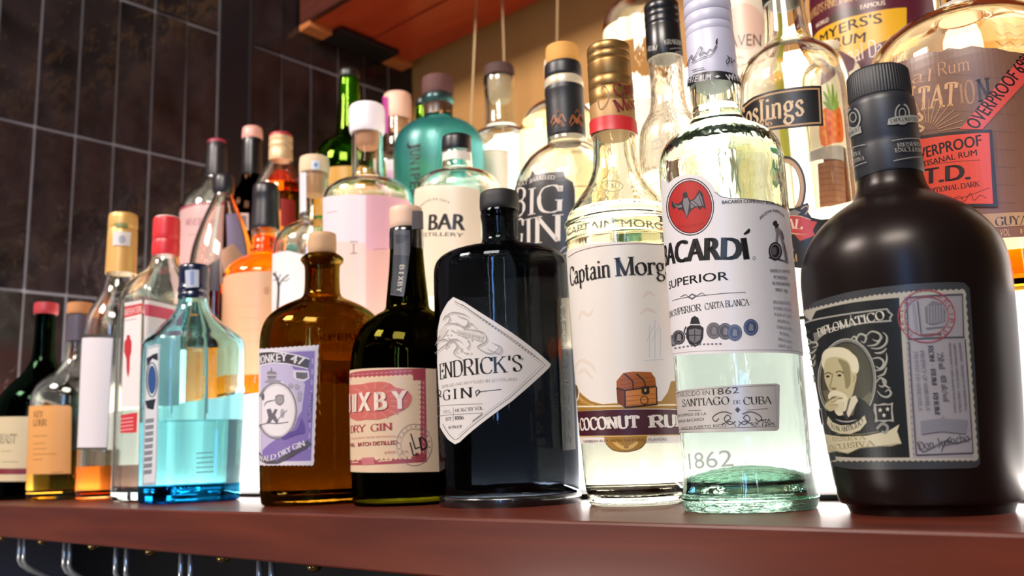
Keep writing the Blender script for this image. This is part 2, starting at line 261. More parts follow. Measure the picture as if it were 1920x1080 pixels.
# ------------------------------------------------------------------ bottles
def poly_rho(P):
    """polar radius of a convex outline, as a table over the angle"""
    T = []
    N = 360
    for i in range(N+1):
        t = 2*pi*i/N-pi; d = (cos(t), sin(t)); best = 9
        for a, b in zip(P, P[1:]+P[:1]):
            ex, ey = b[0]-a[0], b[1]-a[1]; den = d[0]*ey-d[1]*ex
            if abs(den) < 1e-9: continue
            s = (a[0]*ey-a[1]*ex)/den; u = (a[0]*d[1]-a[1]*d[0])/den
            if s > 0 and -1e-6 <= u <= 1+1e-6: best = min(best, s)
        T.append(best)
    S = [sum(T[(i+j) % N] for j in range(-5, 6))/11 for i in range(N)]
    return S+[S[0]]
class Bottle:
    hoff = 0                       # print on a sleeve lies this far outside the glass
    def __init__(b, kind, label, ax, ay, Y, prof, z0, cs=None, kz=None, seg=56, group=None, base=None, cat='bottle'):
        p = onY(ax, ay, Y); b.X, b.Y, b.z0, b.seg = p.x, p.y, z0, seg
        b.D = math.hypot(b.X, b.Y); b.rz = math.atan2(b.Y, b.X)-pi/2; b.cs = cs; b.kz = kz
        b.root = empty(kind, (b.X, b.Y, z0), b.rz, label, cat, group)
        b.cosf = (-b.X*sin(YAW)+b.Y*cos(YAW))/b.D
        if prof:
            q = [(b.z(y), b.r(y, w)) for y, w in prof]; q = [t for t in q if t[0] > z0+.004]
            rb = q[-1][1] if base is None else base*q[-1][1]
            q += [(z0+.006, rb), (z0+.0015, rb*.985), (z0, rb*.93)] if base is None else [(z0+.005, rb), (z0, rb*.95)]
            b.prof = chaikin(q[::-1], 2)
    def z(b, y):
        lo, hi = -.3, 1.6
        for _ in range(40):
            m = (lo+hi)/2
            if proj(b.X, b.Y, m)[1] > y: lo = m
            else: hi = m
        return lo
    def r(b, y, hw): return hw*proj(b.X, b.Y, b.z(y))[2]*b.cosf/FPX
    def k(b, z):
        if not b.cs: return 0
        z1, z2 = b.kz; t = min(1, max(0, (z2-z)/(z2-z1))); return t*t*(3-2*t)
    def rho(b, t, z):
        if not b.cs: return 1
        k = b.k(z)
        if k == 0: return 1
        a = ((t+pi) % (2*pi))/(2*pi)*360; i = int(a); f = a-i
        return 1-k+k*(b.cs[i]*(1-f)+b.cs[min(i+1, 360)]*f)
    def surf(b, phi, z, off=0):
        t = phi-pi/2; r = interp(b.prof, z)*b.rho(t, z)+off
        return r*cos(t), r*sin(t), z
    def world(b, p):
        c, s = cos(b.rz), sin(b.rz); return b.X+p[0]*c-p[1]*s, b.Y+p[0]*s+p[1]*c, p[2]
    def px(b, phi, z): return proj(*b.world(b.surf(phi, z, b.hoff)))
    def hit(b, x, y):
        """angle and height of the point of the bottle's wall seen at picture point x, y"""
        z = b.z(y); d0 = proj(b.X, b.Y, z); rr = (interp(b.prof, z)+b.hoff)*FPX/(d0[2]*b.cosf); phi = math.asin(max(-.96, min(.96, (x-d0[0])/max(rr, 1)))); z = H+(z-H)*.93; lim = 1.40
        for _ in range(9):
            u, v, _d = b.px(phi, z); e = 1e-3
            u1, v1, _d = b.px(phi+e, z); u2, v2, _d = b.px(phi, z+e)
            a, c, d_, f = (u1-u)/e, (v1-v)/e, (u2-u)/e, (v2-v)/e; det = a*f-c*d_
            if abs(det) < 1e-6: break
            du, dv = x-u, y-v
            dp = (du*f-dv*d_)/det; dz = (a*dv-c*du)/det
            if abs(phi+dp) > lim or abs(dp) > .5:
                dp = max(-.5, min(.5, dp)); dp = max(-lim, min(lim, phi+dp))-phi; dz = (dv-c*dp)/f
            phi += dp; z += max(-.05, min(.05, dz))
        u, v, _d = b.px(phi, z)
        if abs(u-x)+abs(v-y) > .6:          # close to the outline: bisect the angle instead
            z = H+(b.z(y)-H)*.95
            for _ in range(5):
                lo, hi = -1.45, 1.45
                for _k in range(20):
                    m = (lo+hi)/2
                    if b.px(m, z)[0] < x: lo = m
                    else: hi = m
                phi = lo; v = b.px(phi, z)[1]; v2 = b.px(phi, z+1e-3)[1]; z += (y-v)/((v2-v)/1e-3)
        return phi, z
    def mesh(b, name, pts, mat, ribs=None, parent=None, lab=None, square=True, seg=None):
        """closed solid of revolution through (z, r) points"""
        seg = seg or (ribs[0]*4 if ribs else b.seg); bm = bmesh.new(); rings = []
        for z, r in pts:
            if r < 1e-5: rings.append([bm.verts.new((0, 0, z-b.z0))]); continue
            R = []
            for i in range(seg):
                t = 2*pi*i/seg; q = r*(b.rho(t, z) if square else 1)
                if ribs: q *= 1-ribs[1]*(.5+.5*cos(ribs[0]*t))*(1 if ribs[2] < z < ribs[3] else 0)
                R.append(bm.verts.new((q*cos(t), q*sin(t), z-b.z0)))
            rings.append(R)
        for A, B in zip(rings, rings[1:]):
            for i in range(seg):
                j = (i+1) % seg
                f = [A[i % len(A)], A[j % len(A)], B[j % len(B)], B[i % len(B)]]
                f = [v for n_, v in enumerate(f) if v not in f[:n_]]
                if len(f) > 2: bm.faces.new(f)
        bmesh.ops.recalc_face_normals(bm, faces=bm.faces)
        o = from_bm(name, bm, mat, parent or b.root, smooth=True)
        try:
            o.data.set_sharp_from_angle(angle=rad(50))
        except Exception: pass
        if lab: o['label'] = lab
        return o
    def erode(b, z, t):
        m = 9
        for k in range(-4, 5):
            d = t*k/4; m = min(m, interp(b.prof, z+d)-math.sqrt(max(0, t*t-d*d)))
        return max(m, .0015)
    def shell(b, mat, t=.0028, bt=.007, name='glass_body'):
        out = [(b.prof[0][0], 0)]+b.prof; top = b.prof[-1][0]
        zs = sorted({z for z, r in b.prof if z > b.z0+bt+.003}|{b.z0+bt+.003}); ins = [(z, b.erode(z, t)) for z in zs]
        ins = [(z, r) for z, r in ins if z < top-1e-4]+[(top, max(b.prof[-1][1]-t, .002))]
        inn = [(b.z0+bt, 0), (b.z0+bt, ins[0][1]*.9)]+ins
        b.tin, b.bt = t, bt
        return b.mesh(name, out+inn[::-1], mat)
    def liquid(b, mat, y, name='liquid'):
        zl = b.z(y); t = b.tin*.55; zb = b.z0+b.bt*.6
        zs = sorted({z for z, r in b.prof if zb+.003 < z < zl-.001}|{zb+.003, zl}); q = [(z, b.erode(z, t)) for z in zs]
        return b.mesh(name, [(zb, 0), (zb, q[0][1]*.92)]+q+[(zl, 0)], mat)
    def rev(b, name, mat, pts, ribs=None, lab=None, parent=None, ch=1):
        """cap, cork or ring: (y, half width) picture points from top to bottom"""
        q = [(b.z(y), b.r(y, w)) for y, w in pts][::-1]
        if ch: q = chaikin(q, ch)
        if ribs: ribs = (ribs[0], ribs[1], b.z(ribs[3]), b.z(ribs[2]))
        return b.mesh(name, [(q[0][0], 0)]+q+[(q[-1][0], 0)], mat, ribs, parent, lab, square=False)
    def band(b, name, mat, y0, y1, off=.0006, th=.0008, d0=None, d1=None, lab=None):
        """thin sleeve round the wall between heights y0 and y1"""
        z1, z0 = b.z(y0), b.z(y1); n = 10
        zs = [z0+(z1-z0)*i/n for i in range(n+1)]
        o = [(z, interp(b.prof, z)+off+th) for z in zs]; i_ = [(z, interp(b.prof, z)+off*.3) for z in zs]
        return b.mesh(name, o+i_[::-1]+[o[0]], mat, lab=lab)
    def lab(b, name='label', off=.0004, over=None, parent=None):
        if over: off = b.r(*over)-interp(b.prof, b.z(over[0]))+.0005
        return Lab(b, name, off, parent)

class Lab:
    """a printed label: flat colour shapes drawn at picture points and wrapped onto the wall of its bottle"""
    def __init__(s, b, name='label', off=.0004, parent=None):
        s.b, s.name, s.off, s.parent = b, name, off, parent or b.root; b.hoff = off; s.V, s.F, s.M, s.mats, s.lay = [], [], [], [], 0
    def mi(s, m):
        if isinstance(m, str): m = paper(m)
        if m not in s.mats: s.mats.append(m)
        return s.mats.index(m)
    def P(s, p):
        """picture point -> (angle, height); ('d', degrees, y) fixes the angle"""
        if p[0] == 'd':
            phi = rad(p[1]); z = s.b.z(p[2])
            for _ in range(8):
                v = s.b.px(phi, z)[1]; v2 = s.b.px(phi, z+1e-3)[1]; z += (p[2]-v)/((v2-v)/1e-3)
            return phi, z
        return s.b.hit(*p)
    def raw(s, V, F, m):
        s.lay += 1; o = len(s.V); k = s.mi(m)
        s.V += [(a, z, s.lay) for a, z in V]; s.F += [tuple(i+o for i in f) for f in F]; s.M += [k]*len(F)
        return s
    def poly(s, pts, m, smooth=0):
        if smooth: pts = catmull(list(pts)+[pts[0]], smooth)[:-1]
        uv = [s.P(p) for p in pts]
        R = .04
        tri = tessellate_polygon([[Vector((u*R, z, 0)) for u, z in uv]])
        return s.raw(uv, tri, m)
    def ell(s, cx, cy, rx, ry, m, n=28, a0=0, a1=360):
        full = a1-a0 >= 360
        pts = [(cx+rx*cos(rad(a0+(a1-a0)*i/n)), cy+ry*sin(rad(a0+(a1-a0)*i/n))) for i in range(n if full else n+1)]
        return s.poly(pts, m)
    def line(s, pts, w, m, smooth=0, taper=False):
        pts = [p if p[0] != 'd' else s.b.px(*s.P(p))[:2] for p in pts]
        if smooth: pts = catmull(list(pts), smooth)
        n = len(pts)
        V, F = strip(pts, (lambda dx, dy, i: w*(.25+.75*sin(pi*i/(n-1)))) if taper else (lambda dx, dy, i: w))
        return s.raw([s.P(v) for v in V], F, m)
    def ring(s, cx, cy, rx, ry, w, m, n=32, a0=0, a1=360):
        return s.line([(cx+rx*cos(rad(a0+(a1-a0)*i/n)), cy+ry*sin(rad(a0+(a1-a0)*i/n))) for i in range(n+1)], w, m)
    def grid(s, pts, m, n=1):
        """four corners TL TR BR BL, straight in angle and height"""
        return s.raw([s.P(p) for p in pts], [(0, 1, 2, 3)], m)
    def text(s, t, p0, p1, h, m, font='sans', bend=0, bold=0, rot=False, **kw):
        """text t with its baseline from p0 to p1 and capitals h picture units tall; bend arches it (share of h)"""
        V, F = sans(t) if font == 'sans' else nib(t, **kw)
        a, c = s.P(p0), s.P(p1); b = s.b
        mid = ((a[0]+c[0])/2, (a[1]+c[1])/2); x, y, d = b.px(*mid)
        R = interp(b.prof, mid[1]); x2, y2, d2 = b.px(mid[0], mid[1]+.001); hv = h/abs(y2-y)*.001
        du, dv = (c[0]-a[0])*R, c[1]-a[1]; L = math.hypot(du, dv); ex, ey = du/L, dv/L
        if t == 'I' and L > .5*h*.001/abs(y2-y): V = [(.5+(u-.5)*.28, v) for u, v in V]
        def pos(u, v):
            v = v*hv+bend*hv*(1-(2*u-1)**2); u *= L
            return a[0]+(u*ex-v*ey)/R, a[1]+u*ey+v*ex
        uv = [pos(u, v) for u, v in V]; s.raw(uv, F, m)
        if bold:
            for q in ((-1, 0), (1, 0)): s.raw([pos(u+q[0]*bold*hv/L, v) for u, v in V], F, m); s.lay -= 1
        return s
    def done(s, lab=None):
        """cut every shape along a common net of angles (and heights, where the wall bulges) and lay the pieces on the wall"""
        b = s.b; b.hoff = 0; eps = min(1.0e-5, .0004/max(s.lay, 1)); step = rad(2.5)
        zmin = min(v[1] for v in s.V); zmax = max(v[1] for v in s.V)
        NZ = 24 if any(abs(interp(b.prof, zmin+(zmax-zmin)*k/8)-interp(b.prof, zmin)) > .0006 for k in range(9)) else 1
        hz = (zmax-zmin)/NZ; net = {}
        def node(i, j, o):
            if (i, j, o) not in net: net[i, j, o] = Vector(b.surf(i*step, zmin+j*hz, o))
            return net[i, j, o]
        def cut(P, ax, lo, hi):
            for lim, sg in ((lo, 1), (hi, -1)):
                Q = []
                for a, c in zip(P, P[1:]+P[:1]):
                    da, dc = (a[ax]-lim)*sg, (c[ax]-lim)*sg
                    if da >= 0: Q.append(a)
                    if (da > 0 > dc) or (da < 0 < dc):
                        t = da/(da-dc); Q.append((a[0]+(c[0]-a[0])*t, a[1]+(c[1]-a[1])*t))
                P = Q
                if len(P) < 3: return []
            return P
        VV, FF, MM = [], [], []
        for f, k in zip(s.F, s.M):
            P = [s.V[i][:2] for i in f]; o = round(s.off+s.V[f[0]][2]*eps, 7)
            i0 = math.floor(min(p[0] for p in P)/step); i1 = math.floor(max(p[0] for p in P)/step-1e-9)
            j0 = max(0, math.floor((min(p[1] for p in P)-zmin)/hz)); j1 = min(NZ-1, math.floor((max(p[1] for p in P)-zmin)/hz-1e-9))
            for i in range(i0, max(i0, i1)+1):
                Q = cut(P, 0, i*step, (i+1)*step) if i1 > i0 else P
                if not Q: continue
                for j in range(j0, max(j0, j1)+1):
                    R_ = cut(Q, 1, zmin+j*hz, zmin+(j+1)*hz) if j1 > j0 else Q
                    if not R_: continue
                    n0 = len(VV)
                    for a, z in R_:
                        g = a/step-i; h = (z-zmin)/hz-j
                        v = (node(i, j, o)*(1-g)+node(i+1, j, o)*g)*(1-h)+(node(i, j+1, o)*(1-g)+node(i+1, j+1, o)*g)*h
                        VV.append((v.x, v.y, z-b.z0))
                    ar = sum(p[0]*q[1]-p[1]*q[0] for p, q in zip(R_, R_[1:]+R_[:1]))
                    idx = list(range(n0, len(VV))); FF.append(idx if ar > 0 else idx[::-1]); MM.append(k)
        me = bpy.data.meshes.new(s.name); me.from_pydata(VV, [], FF); o = link(s.name, me, s.mats, s.parent)
        me.polygons.foreach_set('material_index', MM); me.update()
        if lab: o['label'] = lab
        return o
def Zm(sc, ox, oy): return lambda *p: [(p[i]/sc+ox, p[i+1]/sc+oy) for i in range(0, len(p), 2)]
def front(x, yb, hw):
    """row distance of a bottle on the shelf whose base touches at picture point x, yb"""
    P = onZ(x, yb); n = Vector((P.x, P.y, 0)).normalized(); C = P
    for _ in range(12):
        d = proj(C.x, C.y, 0)[2]; D = math.hypot(C.x, C.y); cf = (-C.x*sin(YAW)+C.y*cos(YAW))/D; C = P+n*(hw*d*cf/FPX)
    return C.y
# ================================================================== setting
XW, YB = -1.628, 1.449            # tiled side wall, painted back wall
def tile_mat():
    m, n, L, out = nodes('zellige_tile'); p = n.new('ShaderNodeBsdfPrincipled')
    oi = n.new('ShaderNodeObjectInfo'); tc = n.new('ShaderNodeTexCoord')
    mp = n.new('ShaderNodeMapping'); mp.inputs['Scale'].default_value = (1, .075, .3); L.new(tc.outputs['Object'], mp.inputs[0])
    cx = n.new('ShaderNodeCombineXYZ'); ml = n.new('ShaderNodeMath'); ml.operation = 'MULTIPLY'; ml.inputs[1].default_value = 40
    L.new(oi.outputs['Random'], ml.inputs[0]); L.new(ml.outputs[0], cx.inputs[0]); L.new(ml.outputs[0], cx.inputs[1]); L.new(cx.outputs[0], mp.inputs['Location'])
    t = n.new('ShaderNodeTexNoise'); t.inputs['Scale'].default_value = 14; t.inputs['Detail'].default_value = 3; L.new(mp.outputs[0], t.inputs['Vector'])
    t2 = n.new('ShaderNodeTexNoise'); t2.inputs['Scale'].default_value = 60; t2.inputs['Detail'].default_value = 2; L.new(mp.outputs[0], t2.inputs['Vector'])
    r = n.new('ShaderNodeValToRGB'); r.color_ramp.elements[0].position = .3; r.color_ramp.elements[0].color = lin('#151112'); r.color_ramp.elements[1].position = .75; r.color_ramp.elements[1].color = lin('#2f2627')
    L.new(t.outputs['Fac'], r.inputs[0]); L.new(r.outputs[0], p.inputs['Base Color'])
    b = n.new('ShaderNodeBump'); b.inputs['Strength'].default_value = .5; b.inputs['Distance'].default_value = .010; L.new(t.outputs['Fac'], b.inputs['Height'])
    b2 = n.new('ShaderNodeBump'); b2.inputs['Strength'].default_value = .12; b2.inputs['Distance'].default_value = .003; L.new(t2.outputs['Fac'], b2.inputs['Height']); L.new(b.outputs[0], b2.inputs['Normal'])
    L.new(b2.outputs[0], p.inputs['Normal']); p.inputs['Roughness'].default_value = .12; p.inputs['Specular IOR Level'].default_value = .6
    L.new(p.outputs[0], out.inputs[0]); return m
def wall_mat(name, h, h2, scale=3):
    m, n, L, out = nodes(name); p = n.new('ShaderNodeBsdfPrincipled'); t = n.new('ShaderNodeTexNoise'); t.inputs['Scale'].default_value = scale; t.inputs['Detail'].default_value = 4
    r = n.new('ShaderNodeValToRGB'); r.color_ramp.elements[0].color = lin(h); r.color_ramp.elements[1].color = lin(h2); L.new(t.outputs['Fac'], r.inputs[0]); L.new(r.outputs[0], p.inputs['Base Color'])
    p.inputs['Roughness'].default_value = .75; L.new(p.outputs[0], out.inputs[0]); return m
wl = box('wall_left', XW-.10, XW+.0045, -.3, YB+.1, -1.1, 1.7, wall_mat('tile_grout', '#757178', '#87828a', 40), kind='structure')
TM = tile_mat()
tb = box_bm(-.008, .008, -.5, .5, -.5, .5)          # one tile, unit size in the wall's plane, corners softened
bmesh.ops.bevel(tb, geom=[e for e in tb.edges], offset=.0035, segments=1, affect='EDGES')
tile_me = bpy.data.meshes.new('tile'); tb.to_mesh(tile_me); tb.free(); tile_me.materials.append(TM)
for ya, pitch, n in ((.408, .0702, 7), (.978, .0785, 6)):
    for i in range(n):
        for r in range(4):
            t = bpy.data.objects.new('tile', tile_me); COL.objects.link(t); t.parent = wl
            t.location = (XW+random.uniform(-.001, .001), ya+pitch*(i+.5), .193+.30*r)
            t.scale = (1, pitch-.0045, .2955); t.rotation_euler = (0, random.uniform(-.012, .012), random.uniform(-.03, .03))
box('trim_1', XW-.004, XW+.0075, .903, .974, -.1, 1.7, solid('#17141a', .35), kind='structure', bev=.001)
box('trim_2', XW-.002, XW+.012, .9735, .979, -.1, 1.7, solid('#3a3537', .3, .6), kind='structure')
box('wall_back', XW-.1, 1.2, YB, YB+.08, -1.1, 1.7, wall_mat('tan_paint', '#a67a42', '#b4854a'), kind='structure')
box('floor', -2.4, 1.6, -2.6, 1.6, -1.12, -1.1, wall_mat('dark_floor', '#1c1816', '#2a2420'), kind='structure')

WOOD = wood('cherry_stain', '#43160b', '#5b2412', .42, .15)
WOODU = wood('underlit_wood', '#a03a20', '#bc4a28', .35, .25)  # orange glow from below put into the colour of the underside
PALE = wood('lit_cleat_wood', '#b0683c', '#c67c48', .4, .2, 1)  # strong light on the cleats put into a paler wood
ST = -.0352                                           # underside of the shelf board
SF = .3735                                            # its front edge
sh = box('bar_shelf', XW+.006, .55, SF, 1.40, ST, 0, WOOD, bev=.0016)
tag(sh, 'long reddish brown wooden shelf board carrying the bottles', 'shelf')

# upper shelf
US = bpy.data.objects.new('upper_shelf', None); COL.objects.link(US); US.location = (-.5, 1.25, 1.03)
tag(US, 'red-brown wooden shelf high on the wall, seen from below', 'shelf')
def upart(name, *a, **k):
    o = box(name, *a[:6], a[6], None, None, k.get('bev', .001)); o.parent = US; o.matrix_parent_inverse = Matrix.Translation(-US.location)
    if k.get('lab'): o['label'] = k['lab']
    return o
upart('plank', XW+.016, .9, 1.115, 1.262, 1.032, 1.075, WOODU)
upart('plank', XW+.016, .9, 1.265, 1.412, 1.028, 1.075, WOODU)
upart('front_rail', XW+.016, .9, 1.097, 1.114, 1.030, 1.20, wood('unlit_rail_wood', '#43201a', '#5c2c20', .3, .4))  # front face out of the light, its shade put into darker wood
upart('end_cleat', XW+.010, XW+.05, 1.100, 1.165, 1.016, 1.0315, PALE, lab='wooden cleat at the wall, strong light painted as pale orange')
upart('end_cleat', XW+.010, XW+.05, 1.345, 1.412, 1.014, 1.0275, PALE, lab='wooden cleat at the wall, strong light painted as pale orange')
upart('steel_bracket', XW+.010, XW+.080, 1.168, 1.343, 1.015, 1.0275, solid('#14161d', .4), lab='black steel bracket')

# back-lit bottle steps
R1, R2, R3, S1, S2, S3 = .550, .712, .98, .1145, .2285, .53
XL, XR = onY(45, 880, R1).x, .03
def step_thing(name, y, label):
    o = bpy.data.objects.new(name, None); COL.objects.link(o); o.location = ((XL+XR)/2, y, 0); return tag(o, label, 'bottle riser')
LOW = step_thing('lit_bottle_step', R1, 'low white backlit step standing behind the front row of bottles')
HIGH = step_thing('lit_bottle_step', R2, 'taller white backlit step behind the low one, carrying the rearmost bottles')
PAN_ = step_thing('added_glow_panel', R3, 'warm glowing panel added behind the rearmost bottles to light them')  # added glowing panel, makes the rear bottles shine from behind
def spart(own, name, *a):
    o = box(name, *a[:7], bev=.0008); o.parent = own; o.matrix_parent_inverse = Matrix.Translation(-own.location); return o
RISER = glow('lit_riser', (1, .96, .93), .55); TREAD = glow('lit_tread', (1, .93, .82), 3.6)
RISER2 = glow('lit_riser_rear', (1, .92, .80), .85); BACK = glow('added_back_glow', (1, .87, .66), .85)
spart(LOW, 'riser', XL, XR, R1, R1+.006, .004, S1, RISER)
spart(HIGH, 'riser', XL, XR, R2, R2+.006, .001, S2, RISER2)
spart(LOW, 'tread', XL, XR, R1+.0065, R2-.0005, S1-.006, S1, TREAD)
spart(HIGH, 'tread', XL, XR, R2+.0065, R3, S2-.006, S2, TREAD)
spart(PAN_, 'panel', XL, XR, R3+.0005, R3+.0065, 0.001, S3, BACK)
spart(LOW, 'base_channel', XL, XR, R1-.008, R1-.0002, 0.0002, .0038, solid('#0c0c0e', .4))
spart(LOW, 'side_panel', XL-.005, XL-.0002, R1, R2-.0005, .001, S1, RISER)
def led(y, z, p, dy=.35):
    l = bpy.data.lights.new('led_strip', 'AREA'); l.shape = 'RECTANGLE'; l.size = XR-XL; l.size_y = .004; l.energy = p; l.color = (1, .95, .90)
    o = bpy.data.objects.new('led_strip', l); COL.objects.link(o); o.location = ((XL+XR)/2, y, z)
    o.rotation_euler = Vector((0, dy, 1)).to_track_quat('-Z', 'Y').to_euler()
    o.rotation_euler = (pi-math.atan2(dy, 1)*-1, 0, 0)
led(R1-.005, .0045, 1.1)
led(R2-.004, S1+.0015, 1.1)

# dark cabinet and wire hangers below the shelf
box('back_counter', XW+.01, .55, .64, 1.3, -1.1, ST-.001, solid('#060607', .45), bev=.003)
tag(bpy.data.objects['back_counter'], 'black glossy cabinet front under the wooden shelf', 'cabinet')
CH = solid('#f4f4f0', .18, .6, name='chrome'); BR = solid('#c9a45c', .2, 1, name='brass')
hang = [(42, 1022, 9), (127, 1022, 10), (228, 1038, 20), (349, 1052, 18), (498, 1068, 23)]
dxs = []
for i, (x, y, w) in enumerate(hang):
    a = onY(x-w/2, y, SF+.03); c = onY(x+w/2, y, SF+.03)
    hk = empty('wire_hanger', ((a.x+c.x)/2, SF+.03, ST), 0, 'chrome wire hanger below the shelf edge, ' + ('at the far left end', 'second from the left end', 'the middle one of five', 'second from the right end', 'at the right end, mostly cut off')[i], 'wire hanger', 'chrome wire hangers under the shelf')
    for s in (-1, 1):
        hx = s*(c.x-a.x)/2
        P = [(hx, 0, .001), (hx, 0, -.029), (hx, .003, -.035), (hx, .012, -.042), (hx, .20, -.135)]
        from_bm('wire', tube_bm(P, .0026), CH, hk, smooth=True)
for i, (x, y) in enumerate([(5, 1017), (80, 1027), (175, 1038), (283, 1050), (419, 1064), (590, 1079)]):
    p = onY(x, y, SF+.012)
    bm = bmesh.new(); bmesh.ops.create_uvsphere(bm, u_segments=16, v_segments=8, radius=.0055)
    for v in bm.verts: v.co.z *= .7
    o = from_bm('screw_head', bm, BR, smooth=True); o.location = (p.x, SF+.012, ST-.0022)
    tag(o, 'round brass screw head under the shelf, ' + ('first at the far left edge', 'second from the left', 'third from the left', 'fourth from the left', 'fifth from the left', 'last on the right')[i], 'screw', 'brass screw heads under the shelf')
# ================================================================== bottles on the wooden shelf, left to right
CLEAR = glass((.97, .975, .96)); CLEARW = glass((.985, .97, .94)); GREENW = glass((.80, .97, .88), bump=.02)
INK = '#23201f'
SHELFGRP = 'bottles on the wooden shelf'; MIDGRP = 'bottles on the lower lit step'; TOPGRP = 'bottles on the upper lit step'

# 1 dark green bottle, cream label
b = Bottle('whiskey_bottle', 'dark green bottle with red cap and cream label, first on the left', 83, 640, .484,
           [(572, 18), (590, 19), (645, 20), (672, 22), (690, 30), (706, 42), (724, 62), (742, 77), (765, 83), (800, 84), (870, 83), (925, 82)], 0, group=SHELFGRP)
b.shell(glass((.10, .20, .12)), .003); b.liquid(glass((.10, .05, .02), ior=1.36), 800)
b.rev('cap', solid('#a8323a', .4), [(569, 22), (570, 24), (588, 24), (590, 23)])
L = b.lab(); L.grid([('d', -75, 782), ('d', 20, 782), ('d', 20, 902), ('d', -75, 902)], '#e6d2ab'); L.grid([('d', -75, 878), ('d', 20, 878), ('d', 20, 889), ('d', -75, 889)], '#8a3340')
L.text('REDBREAST', ('d', -86, 831), (30, 831), 17, INK, 'nib', thick=1.2); L.line([(2, 846), (22, 846)], 1, '#8a7a60'); L.line([(2, 866), (34, 866)], 1, '#8a7a60'); L.done()

# 2 amber bottle with orange label
b = Bottle('whiskey_bottle', 'clear whiskey bottle with tan cap and orange label', 148, 620, .485,
           [(572, 19), (590, 21), (650, 22), (675, 25), (692, 36), (705, 55), (718, 72), (735, 82), (758, 86), (850, 84), (925, 83)], 0, group=SHELFGRP)
b.shell(CLEAR, .003, .010); b.liquid(glass((1, .74, .26), ior=1.36), 846)
b.rev('cap', cork('#c0824f'), [(569, 23), (570, 25), (588, 25), (590, 24)])
b.band('neck_foil', solid('#4c4350', .4), 592, 640)
L = b.lab(); L.poly([('d', -78, 762), (128, 760), (134, 764), (133, 888), ('d', -78, 889)], '#eba964')
L.text('KEY', (63, 783), (82, 782), 12, INK, 'nib'); L.text('LDER', (62, 799), (88, 798), 12, INK, 'nib'); L.line([(62, 818), (88, 817)], .8, INK)
for y, x2 in ((832, 84), (842, 88), (852, 106), (862, 80)): L.line([(62, y), (x2, y-1)], 1.4, '#b47a40')
L.line([(96, 886), (118, 885)], 1.5, '#b47a40'); L.done()

# 3 white label, gold cap
b = Bottle('whiskey_bottle', 'clear bottle with gold cap and tall blank white label', 221, 640, .487,
           [(406, 25), (512, 27), (530, 29), (548, 34), (565, 45), (585, 57), (605, 64), (640, 67), (850, 66), (928, 68)], 0, group=SHELFGRP)
b.shell(CLEAR, .003, .009); b.liquid(glass((.97, .48, .17), ior=1.36), 873)
c = b.rev('cap', solid('#d3a35c', .38, .25), [(403, 26), (406, 28), (429, 28.5), (431, 27.5), (433, 28.5), (514, 30)])
L = b.lab('cap_strip', over=(450, 30), parent=c); L.poly([(212, 434), (246, 436), (244, 462), (211, 460)], '#f1eceb'); L.ell(229, 449, 7, 8, '#b9bcc9', 16); L.poly([(214, 418), (240, 419), (238, 427), (216, 426)], '#8d9a5c'); L.done('small white stamp on the gold cap')
L = b.lab(); L.grid([('d', -82, 628), (213, 628), (201, 843), ('d', -82, 843)], '#4b443e'); L.grid([('d', -82, 634), (212, 634), (200, 839), ('d', -82, 839)], '#f3ebf0'); L.done()

# 4 square bottle with red cap
sq = poly_rho([(cos(rad(a))*1.0, sin(rad(a))*1.0) for a in (-110, -20, 70, 160)])
b = Bottle('gin_bottle', 'square clear gin bottle with red cap and white and red label, beside the blue bottle', 303, 700, .485,
           [(414, 23), (478, 25), (492, 27), (505, 33), (522, 56), (540, 80), (556, 93), (580, 96), (700, 97), (900, 97), (925, 97)], 0, cs=sq, group=SHELFGRP)
b.kz = (b.z(585), b.z(515))
b.shell(glass((.95, .98, .96)), .003, .010)
b.rev('cap', solid('#c62a30', .35), [(409, 23), (411, 25.5), (414, 26), (450, 26.5), (452, 25.5), (454, 26.5), (474, 27), (481, 26)])
b.rev('cap_top', solid('#e6d7cf', .4), [(408, 22), (409.5, 24), (412, 24.5)])
L = b.lab(); L.poly([(226, 568), (266, 562), (262, 763), (212, 763)], '#f1e7e6'); L.poly([(225, 575), (267, 568), (266, 588), (223, 596)], '#d23c46')
L.text('BEEFEATER', (226, 592), (265, 585), 13, '#f4d8d4', 'sans', bold=.04)
L.line([(234, 601), (256, 598)], 1.2, '#9a7070')
L.poly(Zm(1.862, 180, 380)(108, 462, 118, 462, 120, 474, 125, 486, 124, 520, 119, 540, 117, 590, 112, 612, 107, 590, 106, 545, 97, 520, 98, 486, 106, 476), '#c63a44')
L.poly([(214, 778), (258, 773), (256, 811), (213, 812)], '#d23c46')
for i in range(4): L.line([(220, 786+i*7), (250, 783+i*7)], 1.6, '#f0c8c4')
L.done()
L = b.lab(); L.poly([(271, 562), (332, 575), (332, 760), (268, 763)], '#f1e2df'); L.poly([(271, 570), (332, 583), (332, 604), (271, 592)], '#d8546a'); L.done()

# 5 blue square bottle
bl = poly_rho([(x*cos(rad(18))-y*sin(rad(18)), x*sin(rad(18))+y*cos(rad(18))) for x, y in ((-.80, -.50), (-.55, -.74), (.62, -.74), (.86, -.50), (.86, .50), (.62, .74), (-.55, .74), (-.80, .50))])
b = Bottle('gin_bottle', 'pale blue square gin bottle with navy cap', 357, 750, .462,
           [(502, 25), (560, 28), (578, 31), (592, 40), (606, 58), (622, 82), (636, 101), (648, 106), (700, 107), (800, 105), (905, 103), (914, 104), (934, 106)], 0, cs=bl, group=SHELFGRP)
b.kz = (b.z(640), b.z(578))
b.shell(glass((.78, .97, .995)), .0035, .014)
b.liquid(glass((.90, .99, 1), ior=1.36), 790)
c = b.rev('cap', solid('#101a33', .25, coat=.4), [(498, 25), (500, 28), (506, 29.5), (538, 28), (541, 30), (548, 30), (550, 28), (554, 30), (560, 30), (563, 28)])
